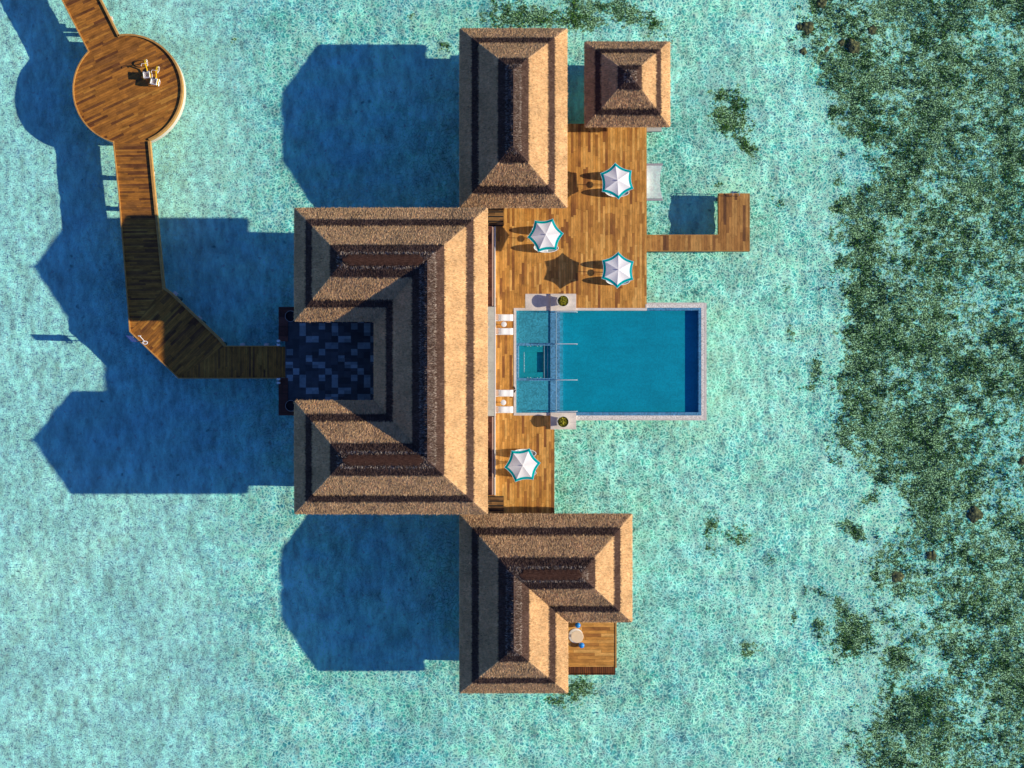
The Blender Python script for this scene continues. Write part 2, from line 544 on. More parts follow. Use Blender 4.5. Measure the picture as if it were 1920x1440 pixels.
class MB:
    def __init__(self):
        self.v, self.f = [], []

    def quad(self, *pts):
        b = len(self.v)
        self.v += [tuple(p) for p in pts]
        self.f.append(tuple(range(b, b + len(pts))))
        return self

    def box(self, x0, x1, y0, y1, z0, z1):
        if x0 > x1:
            x0, x1 = x1, x0
        if y0 > y1:
            y0, y1 = y1, y0
        return self.prism([(x0, y0), (x1, y0), (x1, y1), (x0, y1)], z0, z1)

    def prism(self, poly, z0, z1):
        a = sum(poly[i][0] * poly[(i + 1) % len(poly)][1] - poly[(i + 1) % len(poly)][0] * poly[i][1] for i in range(len(poly)))
        if a < 0:
            poly = poly[::-1]
        n, b = len(poly), len(self.v)
        self.v += [(p[0], p[1], z0) for p in poly] + [(p[0], p[1], z1) for p in poly]
        self.f.append(tuple(range(b + n - 1, b - 1, -1)))
        self.f.append(tuple(range(b + n, b + 2 * n)))
        for i in range(n):
            j = (i + 1) % n
            self.f.append((b + i, b + j, b + n + j, b + n + i))
        return self

    def bar(self, p, q, w, h):
        """square bar from p to q"""
        p, q = Vector(p), Vector(q)
        d = (q - p).normalized()
        s = d.cross(Vector((0, 0, 1)))
        if s.length < 1e-4:
            s = Vector((1, 0, 0))
        s.normalize()
        u = s.cross(d)
        b = len(self.v)
        for c in (p, q):
            for sx, sy in ((-1, -1), (1, -1), (1, 1), (-1, 1)):
                self.v.append(tuple(c + s * sx * w / 2 + u * sy * h / 2))
        self.f += [(b, b + 3, b + 2, b + 1), (b + 4, b + 5, b + 6, b + 7)]
        for i in range(4):
            j = (i + 1) % 4
            self.f.append((b + i, b + j, b + 4 + j, b + 4 + i))
        return self

    def tube(self, pts, r, n=8, closed=False):
        pts = [Vector(p) for p in pts]
        b, k = len(self.v), len(pts)
        rs = r if isinstance(r, (list, tuple)) else [r] * k
        prev = None
        for i, p in enumerate(pts):
            if closed:
                d = pts[(i + 1) % k] - pts[i - 1]
            else:
                d = pts[min(i + 1, k - 1)] - pts[max(i - 1, 0)]
            d.normalize()
            s = prev - d * prev.dot(d) if prev is not None else d.cross(Vector((0, 0, 1)))
            if s.length < 1e-4:
                s = d.cross(Vector((1, 0, 0)))
            s.normalize()
            prev = s
            u = d.cross(s)
            for a in range(n):
                th = 2 * math.pi * a / n
                self.v.append(tuple(p + (s * math.cos(th) + u * math.sin(th)) * rs[i]))
        m = k if closed else k - 1
        for i in range(m):
            i2 = (i + 1) % k
            for a in range(n):
                a2 = (a + 1) % n
                self.f.append((b + i * n + a, b + i * n + a2, b + i2 * n + a2, b + i2 * n + a))
        if not closed:
            self.f.append(tuple(b + a for a in range(n - 1, -1, -1)))
            self.f.append(tuple(b + (k - 1) * n + a for a in range(n)))
        return self

    def lathe(self, prof, c=(0, 0, 0), n=28, caps=True):
        b, k = len(self.v), len(prof)
        for r, z in prof:
            for a in range(n):
                th = 2 * math.pi * a / n
                self.v.append((c[0] + r * math.cos(th), c[1] + r * math.sin(th), c[2] + z))
        for i in range(k - 1):
            for a in range(n):
                a2 = (a + 1) % n
                self.f.append((b + i * n + a, b + i * n + a2, b + (i + 1) * n + a2, b + (i + 1) * n + a))
        if caps:
            self.f.append(tuple(b + a for a in range(n - 1, -1, -1)))
            self.f.append(tuple(b + (k - 1) * n + a for a in range(n)))
        return self

    def strip(self, pts, w, z0, z1, closed=False):
        """kerb of width w to the left of a 2D polyline, mitred"""
        k = len(pts)
        pts = [Vector((p[0], p[1])) for p in pts]

        def nrm(a, b):
            d = (b - a).normalized()
            return Vector((-d.y, d.x))
        off = []
        for i in range(k):
            if closed:
                n1, n2 = nrm(pts[i - 1], pts[i]), nrm(pts[i], pts[(i + 1) % k])
            else:
                n1 = nrm(pts[max(i - 1, 0)], pts[max(i, 1)])
                n2 = nrm(pts[min(i, k - 2)], pts[min(i + 1, k - 1)])
            m = (n1 + n2).normalized()
            off.append(pts[i] + m * w / max(.3, m.dot(n1)))
        b = len(self.v)
        for i in range(k):
            for q, z in ((pts[i], z0), (pts[i], z1), (off[i], z1), (off[i], z0)):
                self.v.append((q.x, q.y, z))
        m = k if closed else k - 1
        for i in range(m):
            j = (i + 1) % k
            for a in range(4):
                a2 = (a + 1) % 4
                self.f.append((b + 4 * i + a, b + 4 * j + a, b + 4 * j + a2, b + 4 * i + a2))
        if not closed:
            self.f.append((b, b + 1, b + 2, b + 3))
            e = b + 4 * (k - 1)
            self.f.append((e + 3, e + 2, e + 1, e))
        return self

    def build(self, name, mat, parent=None, smooth=False, bevel=0.0):
        me = bpy.data.meshes.new(name)
        me.from_pydata(self.v, [], self.f)
        me.update()
        me.materials.append(mat)
        if smooth:
            me.polygons.foreach_set('use_smooth', [True] * len(me.polygons))
            try:
                me.set_sharp_from_angle(angle=math.radians(42))
            except Exception:
                pass
        o = bpy.data.objects.new(name, me)
        C.objects.link(o)
        if parent is not None:
            o.parent = parent
        if bevel:
            md = o.modifiers.new('bevel', 'BEVEL')
            md.width = bevel
            md.segments = 2
            md.limit_method = 'ANGLE'
        return o


def np_mesh(name, verts, quads, mat, parent=None, attrs=None, tris=False):
    """fast mesh from arrays; attrs are per-vertex floats"""
    k = 3 if tris else 4
    me = bpy.data.meshes.new(name)
    nv, nf = len(verts), len(quads)
    me.vertices.add(nv)
    me.vertices.foreach_set('co', np.ascontiguousarray(verts, dtype=np.float32).ravel())
    me.loops.add(nf * k)
    me.loops.foreach_set('vertex_index', np.ascontiguousarray(quads, dtype=np.int32).ravel())
    me.polygons.add(nf)
    me.polygons.foreach_set('loop_start', np.arange(0, nf * k, k, dtype=np.int32))
    me.update(calc_edges=True)
    me.validate()
    for a, val in (attrs or {}).items():
        at = me.attributes.new(a, 'FLOAT', 'POINT')
        at.data.foreach_set('value', np.ascontiguousarray(val, dtype=np.float32))
    me.materials.append(mat)
    o = bpy.data.objects.new(name, me)
    C.objects.link(o)
    if parent is not None:
        o.parent = parent
    return o


def kids(o):
    return [c for c in C.objects if c.parent == o]


def copy_tree(o, parent=None):
    c = o.copy()
    C.objects.link(c)
    c.parent = parent
    for ch in kids(o):
        copy_tree(ch, c)
    return c


# ------------------------------------------------------------------ value noise for the layout of the weed
def vnoise(x, y, seed=0):
    xi, yi = np.floor(x).astype(np.int64), np.floor(y).astype(np.int64)
    fx, fy = x - xi, y - yi
    fx, fy = fx * fx * (3 - 2 * fx), fy * fy * (3 - 2 * fy)

    def hsh(a, b):
        n = (a * 374761393 + b * 668265263 + seed * 974634777) & 0x7fffffff
        n = ((n ^ (n >> 13)) * 1274126177) & 0x7fffffff
        return ((n ^ (n >> 16)) & 0xffff) / 65535.0
    a, b, c, d = hsh(xi, yi), hsh(xi + 1, yi), hsh(xi, yi + 1), hsh(xi + 1, yi + 1)
    return (a * (1 - fx) + b * fx) * (1 - fy) + (c * (1 - fx) + d * fx) * fy


def fbm(x, y, oct=4, seed=0, rough=.55):
    s, a, t = 0, 1, 0
    for i in range(oct):
        s = s + a * vnoise(x, y, seed + i * 17)
        t += a
        a *= rough
        x, y = x * 2.03 + 11.3, y * 2.03 - 7.1
    return s / t


REEF = [(-300, 1500), (0, 1492), (50, 1488), (100, 1503), (150, 1528), (200, 1545), (255, 1556), (275, 1630), (330, 1636), (350, 1612),
        (385, 1560), (450, 1558), (500, 1574), (550, 1556), (600, 1566), (660, 1572), (720, 1556), (770, 1552), (820, 1552),
        (870, 1570), (895, 1612), (935, 1672), (985, 1668), (1010, 1640), (1050, 1606), (1090, 1612), (1130, 1650), (1180, 1660),
        (1240, 1640), (1300, 1662), (1345, 1640), (1380, 1600), (1440, 1586), (1800, 1580)]
PATCH = [  # px, py, rx, ry, angle, strength
    (985, 32, 90, 26, 0, .75), (1090, 38, 60, 26, 0, .7), (1170, 22, 50, 26, 25, .75), (1225, 42, 40, 17, 35, .6), (1105, 12, 70, 16, 0, .7),
    (1352, 180, 26, 17, 0, .68), (1368, 225, 42, 28, 35, .85), (1400, 275, 30, 13, 40, .8), (1385, 200, 20, 40, 0, .6), (1345, 345, 12, 9, 0, .5),
    (1455, 375, 22, 9, 30, .45), (1572, 340, 14, 16, 0, .6), (1580, 288, 10, 9, 0, .6), (1482, 625, 9, 18, 0, .5), (1470, 540, 9, 8, 0, .5),
    (1528, 690, 15, 24, 0, .75), (1518, 728, 15, 9, 0, .6), (1085, 1293, 30, 22, -20, .75), (1045, 1312, 24, 13, 10, .65),
    (1332, 985, 18, 30, 0, .55), (1388, 1010, 22, 26, 0, .6), (1332, 1030, 20, 18, 0, .45), (1405, 1217, 22, 15, 0, .7), (1440, 1050, 14, 12, 0, .35),
    (1600, 995, 15, 34, -55, .8), (1630, 938, 24, 14, -20, .6), (1600, 1190, 40, 42, 0, .95), (1575, 1140, 14, 30, -20, .8), (1536, 1172, 13, 22, 0, .75),
    (1540, 1110, 24, 8, 20, .5), (1490, 1155, 9, 14, 0, .6), (1685, 1235, 40, 30, 30, .8), (1660, 1160, 30, 30, 0, .4), (1510, 1105, 8, 8, 0, .4),
    (1465, 1425, 12, 6, 0, .5), (835, 85, 14, 9, 0, .62), (770, 30, 16, 10, 0, .45), (440, 75, 12, 8, 0, .5), (1530, 120, 20, 20, 0, .4),
    (1510, 60, 14, 20, 0, .6), (1462, 700, 8, 14, 0, .4), (1600, 1330, 10, 10, 0, .5)]


def grass_mask(x, y):
    """0..1 cover of weed at world x,y (arrays), on the lagoon bed"""
    f = (D - BED) / D
    px = 960 + x / f * S
    py = 720 - y / f * S
    ry = np.array([r[0] for r in REEF], float)
    rx = np.array([r[1] for r in REEF], float)
    edge = np.interp(py, ry, rx)
    edge = edge + (fbm(px / 26, py / 26, 4, 3) - .5) * 90
    d = np.clip((px - edge - 4) / 46, -1, 1)
    cover = .545 + .28 * (fbm(px / 70, py / 70, 4, 21) - .5) * 2 - .14 * np.clip((px - 1700) / 300, 0, 1) * (fbm(px / 40, py / 40, 3, 5))
    m = np.clip(d * .5 + .5, 0, 1)
    m = m * m * (3 - 2 * m) * cover * 1.18
    # sandy hollow inside the reef, low on the right
    m = m * (1 - .75 * np.exp(-(((px - 1730) / 45) ** 2 + ((py - 1245) / 38) ** 2)))
    m = m * (1 - .6 * np.exp(-(((px - 1715) / 60) ** 2 + ((py - 1140) / 34) ** 2)))
    for (cx, cy, a, b, ang, s) in PATCH:
        c, sn = math.cos(math.radians(ang)), math.sin(math.radians(ang))
        dx, dy = px - cx, py - cy
        u, v = dx * c + dy * sn, -dx * sn + dy * c
        q = (u / a) ** 2 + (v / b) ** 2
        m = np.maximum(m, min(1.0, s * 1.08) * np.exp(-q * .8))
    return np.clip(m, 0, 1)


# ------------------------------------------------------------------ lagoon bed and water
far = [-2000, -700, -300, -150, -95, -75]
xs = np.concatenate([far, np.arange(-60, 60.01, .25), [75, 95, 150, 300, 700, 2000]])
ys = np.concatenate([far, np.arange(-46, 46.01, .25), [75, 95, 150, 300, 700, 2000]])
gx, gy = np.meshgrid(xs, ys)
gz = BED + (fbm(gx / 3.0, gy / 3.0, 3, 40) - .5) * .12 + (fbm(gx / .85, gy / .85, 2, 61) - .5) * .20
nxs, nys = len(xs), len(ys)
idx = np.arange(nxs * nys).reshape(nys, nxs)
quads = np.stack([idx[:-1, :-1], idx[:-1, 1:], idx[1:, 1:], idx[1:, :-1]], -1).reshape(-1, 4)
gm = grass_mask(gx.ravel(), gy.ravel())
def rect_dist(x, y, a, b, c, d):
    x0, x1, y1, y0 = X(a), X(b), Y(c), Y(d)
    return np.hypot(np.maximum(np.maximum(x0 - x, x - x1), 0), np.maximum(np.maximum(y0 - y, y - y1), 0))


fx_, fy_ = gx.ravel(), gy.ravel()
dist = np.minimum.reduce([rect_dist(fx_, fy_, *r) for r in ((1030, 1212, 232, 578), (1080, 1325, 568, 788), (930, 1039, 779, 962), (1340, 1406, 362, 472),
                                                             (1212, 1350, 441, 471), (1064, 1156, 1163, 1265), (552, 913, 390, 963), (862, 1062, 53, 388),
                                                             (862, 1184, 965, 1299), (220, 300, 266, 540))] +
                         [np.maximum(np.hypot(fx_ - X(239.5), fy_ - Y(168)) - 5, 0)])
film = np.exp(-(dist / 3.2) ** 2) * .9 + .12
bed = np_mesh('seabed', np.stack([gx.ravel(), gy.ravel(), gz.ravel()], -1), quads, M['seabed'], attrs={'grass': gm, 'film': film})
bed.data.polygons.foreach_set('use_smooth', [True] * len(bed.data.polygons))
tag(bed, 'pale sandy lagoon bed seen through shallow turquoise water', 'seabed', kind='structure')

sea = MB().quad((-2000, -2000, WATER), (2000, -2000, WATER), (2000, 2000, WATER), (-2000, 2000, WATER)).build('water', M['sea'])
tag(sea, 'clear turquoise lagoon water around the stilted buildings', 'water', kind='structure')


def seagrass():
    n = 520000
    x = RNG.uniform(-12, 54, n)
    y = RNG.uniform(-40, 40, n)
    g = grass_mask(x, y)
    fine = fbm(x / .9, y / .9, 4, 77, .62)
    keep = (g + (fine - .5) * 2.0) > RNG.uniform(.42, .95, n)
    keep &= g > .12
    x, y = x[keep], y[keep]
    n = len(x)
    hgt = RNG.uniform(.05, .20, n)
    wid = RNG.uniform(.03, .09, n)
    a = RNG.uniform(0, 2 * np.pi, n)
    lean = RNG.uniform(.05, .30, n)
    la = RNG.uniform(0, 2 * np.pi, n)
    z = BED + (fbm(x / 3.0, y / 3.0, 3, 40) - .5) * .12 - .02
    cx, cy = np.cos(a) * wid, np.sin(a) * wid
    v = np.empty((n, 3, 3))
    v[:, 0] = np.stack([x - cx, y - cy, z], -1)
    v[:, 1] = np.stack([x + cx, y + cy, z], -1)
    v[:, 2] = np.stack([x + np.cos(la) * lean, y + np.sin(la) * lean, z + hgt], -1)
    r = np.repeat(np.clip(RNG.beta(1.6, 2.6, n) + (fbm(x / 4, y / 4, 2, 9) - .5) * .4 + np.where(x < 26, .22, 0), 0, 1), 3)
    o = np_mesh('seagrass', v.reshape(-1, 3), np.arange(n * 3).reshape(-1, 3), M['seagrass'], attrs={'r': r}, tris=True)
    tag(o, 'dark green seagrass and algae growing in patches on the pale lagoon bed', 'seagrass', kind='stuff')


seagrass()


def coral(px, py, rpx, label, squash=.34):
    f = (D - BED) / D
    c = Vector(((px - 960) / S * f, (720 - py) / S * f, BED))
    R = rpx / S
    n, k = 18, 9
    mb = MB()
    ph = random.uniform(0, 50)
    vs = []
    for i in range(k + 1):
        el = math.pi / 2 * i / k
        for j in range(n):
            th = 2 * math.pi * j / n
            d = Vector((math.cos(th) * math.cos(el), math.sin(th) * math.cos(el), math.sin(el)))
            w = float(fbm(np.array([d.x * 2.2 + ph]), np.array([d.y * 2.2 + d.z + ph]), 4, 5)[0])
            vs.append(d * R * (.45 + .95 * w))
    mb.v = [(v.x, v.y, v.z * squash - .04) for v in vs]
    for i in range(k):
        for j in range(n):
            j2 = (j + 1) % n
            mb.f.append((i * n + j, i * n + j2, (i + 1) * n + j2, (i + 1) * n + j))
    o = mb.build('coral_rock', M['coral'], None, True)
    o.location = c
    return tag(o, label, 'coral rock', 'brown coral rocks on the lagoon bed')


coral(1828, 963, 16, 'largest lone round brown coral rock, right side among the seagrass')
coral(1748, 1041, 11, 'small round brown coral rock between two bigger ones on the right')
coral(1682, 1081, 13, 'oval dark coral rock furthest left of the lone rocks at lower right')
coral(1918, 866, 10, 'dark coral rock cut by the right edge of the picture')
coral(1600, 86, 16, 'biggest brown coral lump of the cluster at the top of the reef')
coral(1578, 80, 8, 'brown coral lump joined to the left of the biggest one in the top cluster')
coral(1551, 92, 8, 'small brown coral lump at the lower edge of the top cluster')
coral(1515, 52, 13, 'rounded brown coral head at the left edge of the reef, top cluster')
coral(1500, 50, 7, 'small orange brown coral knob on the reef edge beside a rounded head')
coral(1636, 57, 10, 'round brown coral head furthest right in the top cluster')
coral(1540, 6, 11, 'brown coral rock at the very top edge of the picture')
coral(1506, 97, 9, 'dark coral lump furthest left, below the rounded head at the reef edge')


# ------------------------------------------------------------------ boardwalk
def P2(*pts, z=0.0):
    return [tuple(W(a, b, z)[:2]) for a, b in pts]


walk = thing('boardwalk', 'long dark timber boardwalk on piles with a round platform, leading to the courtyard', 'boardwalk')
north = P2((-37, -300), (37, -300), (222, 70), (226, 110), (180, 110), (168, 97))
MB().prism(north, -.30, -.006).build('deck_boards', M['walk_a'], walk)
CC, CR = W(239.5, 168), 100.5 / S
circ = [(CC.x + CR * math.cos(2 * math.pi * i / 96), CC.y + CR * math.sin(2 * math.pi * i / 96)) for i in range(96)]
rp = MB().prism(circ, -.22, 0).build('round_platform', M['walk_a'], walk)
south = P2((214, 255), (278, 255), (287, 360), (305, 541), (245, 621), (224, 360))
MB().prism(south, -.30, -.006).build('deck_boards', M['walk_b'], walk)
diag = P2((305, 541), (319, 551), (409, 636), (420, 650), (336, 708), (245, 621))
MB().prism(diag, -.30, -.006).build('deck_boards', M['walk_c'], walk)
east = P2((420, 650), (535, 650), (535, 708), (336, 708))
MB().prism(east, -.30, -.006).build('deck_boards', M['walk_d'], walk)
# kerbs (polyline runs so that the kerb lies on its left = outside)
k = MB()
k.strip(P2((37, -300), (222, 70)), .16, -.32, .16)
k.build('kerb', M['kerb'], walk)
k = MB()
k.strip(P2((168, 97), (-37, -300)), .10, -.32, .13)
k.build('kerb', M['kerb'], walk)
k = MB()
k.strip(P2((420, 650), (409, 636), (319, 551), (305, 541), (287, 360), (278, 265))[::1], -.20, -.32, .16)
k.build('kerb', M['kerb'], walk)
k = MB()
k.strip(P2((214, 265), (224, 360), (245, 621), (336, 708), (522, 708)), -.10, -.32, .12)
k.build('kerb', M['kerb'], walk)
k = MB()
k.strip(P2((522, 650), (420, 650)), -.09, -.32, .12)
k.build('kerb', M['kerb'], walk)


def arc(a0, a1, r, n):
    return [(CC.x + r * math.cos(math.radians(a0 + (a1 - a0) * i / n)), CC.y + r * math.sin(math.radians(a0 + (a1 - a0) * i / n))) for i in range(n + 1)]


MB().strip(arc(-67, 100, CR, 48), -.17, -.35, .16).build('round_kerb', M['kerb'], walk)
MB().strip(arc(135.5, 255, CR, 40), -.11, -.35, .14).build('round_kerb', M['kerb'], walk)
MB().strip(arc(-68, 101, CR + .02, 48), -.10, -1.15, -.36).build('fascia', M['fascia'], walk)
MB().strip(arc(135.5, 256, CR + .02, 40), -.10, -1.15, -.36).build('fascia', M['fascia'], walk)


def lerp(a, b, t):
    return (a[0] + (b[0] - a[0]) * t, a[1] + (b[1] - a[1]) * t)


beams = []
for i in range(6):                                # south straight
    t = (326 + 59 * i - 266) / (600 - 266)
    l = lerp((214, 266), (243, 600), t)
    r = lerp((278, 266), (309, 600), t)
    if 326 + 59 * i < 545:
        beams.append((l, r))
for py in (52, -20, -95):
    t = py / 97.0
    beams.append((lerp((118, 0), (168, 97), t), lerp((187, 0), (236, 97), t - .16)))
for (a, b) in (((262, 640), (327, 553)), ((300, 676), (372, 599)), ((331, 705), (413, 640))):
    beams.append((a, b))
for px in (455, 500):
    beams.append(((px, 708), (px, 650)))
for (l, r) in beams:
    a, b = W(*l, -.42), W(*r, -.42)
    d = (b - a).normalized()
    bm = MB().bar(a - d * .10, b + d * .32, .42, .2).build('cross_beam', M['beam'], walk)
    diag_ = l in ((262, 640), (300, 676), (331, 705))
    for s_, e in ((a + d * .35, 1), (b - d * (.25 if diag_ else 1.15), 1)):
        MB().lathe([(.2, BED - .2), (.2, -.52)], (s_.x, s_.y, 0), 14).build('pile', M['pile'], walk, True)
for ang in range(0, 360, 45):
    x, y = CC.x + 4.1 * math.cos(math.radians(ang + 20)), CC.y + 4.1 * math.sin(math.radians(ang + 20))
    MB().lathe([(.2, BED - .2), (.2, -.22)], (x, y, 0), 14).build('pile', M['pile'], walk, True)


# ------------------------------------------------------------------ tricycles
def make_trike():
    t = thing('tricycle', 'yellow tricycle with a white rear basket, on the round platform nearer its centre', 'tricycle',
              group='yellow tricycles on the round platform')
    R = .31

    def wheel(x, y, rot=0.0):
        w = thing('wheel', None, None)
        w.parent = t
        pts = [(x + math.sin(rot) * -R * math.cos(a), y + math.cos(rot) * R * math.cos(a), R + R * math.sin(a)) for a in np.linspace(0, 2 * math.pi, 25)[:-1]]
        MB().tube(pts, .030, 6, True).build('tyre', M['white'], w, True)
        sp = MB()
        for a in np.linspace(0, math.pi, 7)[:-1]:
            dx, dy, dz = -math.sin(rot) * R * .92 * math.cos(a), math.cos(rot) * R * .92 * math.cos(a), R * .92 * math.sin(a)
            sp.tube([(x - dx, y - dy, R - dz), (x + dx, y + dy, R + dz)], .006, 4)
        sp.build('spokes', M['steel'], w)
    wheel(0, 1.15, -.22)
    wheel(-.33, 0)
    wheel(.33, 0)
    f = MB()
    f.tube([(0, .02, .34), (0, .35, .36), (0, .62, .42), (0, .85, .72), (.01, .90, .86)], .065, 8)
    f.tube([(0, .35, .36), (0, .26, .80)], .032, 8)
    f.tube([(-.33, 0, R), (.33, 0, R)], .025, 8)
    f.build('frame', M['yellow'], t, True)
    MB().tube([(0, .88, .95), (.02, 1.0, .62), (.03, 1.15, R)], .036, 8).build('fork', M['yellow'], t, True)
    g = MB()
    for i in range(9):
        a = math.radians(20 + 17 * i)
        dy, dz = math.cos(a) * .36, math.sin(a) * .36
        a2 = math.radians(20 + 17 * (i + 1))
        dy2, dz2 = math.cos(a2) * .36, math.sin(a2) * .36
        g.quad((-.08, 1.15 + dy, R + dz), (.08, 1.15 + dy, R + dz), (.08, 1.15 + dy2, R + dz2), (-.08, 1.15 + dy2, R + dz2))
    g.build('mudguard', M['yellow'], t, True)
    for s in (-1, 1):
        g = MB()
        for i in range(9):
            a, a2 = math.radians(15 + 17 * i), math.radians(32 + 17 * i)
            g.quad((s * .33 - .07, math.cos(a) * .36, R + math.sin(a) * .36), (s * .33 + .07, math.cos(a) * .36, R + math.sin(a) * .36),
                   (s * .33 + .07, math.cos(a2) * .36, R + math.sin(a2) * .36), (s * .33 - .07, math.cos(a2) * .36, R + math.sin(a2) * .36))
        g.build('mudguard', M['yellow'], t, True)
    MB().tube([(-.30, .80, 1.02), (-.24, .92, 1.02), (0, .93, .98), (.24, .92, 1.02), (.30, .80, 1.02)], .018, 6).build('handlebar', M['white'], t, True)
    for s in (-1, 1):
        MB().tube([(s * .30, .82, 1.02), (s * .31, .70, 1.01)], .028, 6).build('grip', M['white'], t, True)
    MB().lathe([(.04, 0), (.11, .02), (.12, .05), (.06, .09)], (0, .26, .80), 14).build('saddle', M['rubber'], t, True)
    b = MB()
    b.box(-.27, .27, -.30, .24, .46, .48)
    for (x0, x1, y0, y1) in ((-.29, -.26, -.32, .26), (.26, .29, -.32, .26), (-.26, .26, -.32, -.29), (-.26, .26, .23, .26)):
        b.box(x0, x1, y0, y1, .46, .78)
    b.build('basket', M['white'], t)
    MB().box(-.12, .16, -.16, .12, .482, .56).build('basket_load', M['towel'], t)
    return t


tr1 = make_trike()
tr1.location = W(279, 143, 0)
tr1.rotation_euler = (0, 0, math.radians(6))
tr2 = copy_tree(tr1)
tr2.location = W(293, 155.5, 0)
tr2.rotation_euler = (0, 0, math.radians(-12))
tr2['label'] = 'yellow tricycle with a white rear basket, on the round platform nearer its rim'

# ------------------------------------------------------------------ rescue post and blue board at the boardwalk bend
lp = thing('rescue_post', 'white rod with a ring at one end and a short crossbar, by the blue board', 'rescue post')
b0, b1 = W(271.5, 640.5, .95), W(261.5, 629.5, 1.25)
MB().tube([W(271.5, 640.5, 0), b0], .05, 8).build('stand', M['white'], lp, True)
MB().tube([b0, b1], .035, 8).build('rod', M['white'], lp, True)
MB().tube([b1 + Vector((-.12, -.02, 0)), b1 + Vector((.14, -.02, 0))], .045, 8).build('crossbar', M['white'], lp, True)
ring = [b0 + Vector((.03 + .22 * math.cos(a), -.1 + .14 * math.sin(a), .02)) for a in np.linspace(0, 2 * math.pi, 21)[:-1]]
MB().tube(ring, .045, 8, True).build('life_ring', M['white'], lp, True)

sg = thing('blue_board', 'upright blue board fixed outside the bend of the boardwalk', 'board')
a, b = W(250.5, 630.5, 0), W(261, 641.5, 0)
n = Vector((-(b - a).y, (b - a).x, 0)).normalized() * -.06
MB().prism([(a.x, a.y), (b.x, b.y), (b.x + n.x, b.y + n.y), (a.x + n.x, a.y + n.y)], .45, 2.1).build('panel', M['sign_blue'], sg)
for q in (a + (b - a) * .12, a + (b - a) * .88):
    q = q + n * .5
    MB().tube([(q.x, q.y, -.4), (q.x, q.y, .46)], .045, 8).build('leg', M['steel'], sg, True)


# ------------------------------------------------------------------ thatched roofs
PITCH = .80


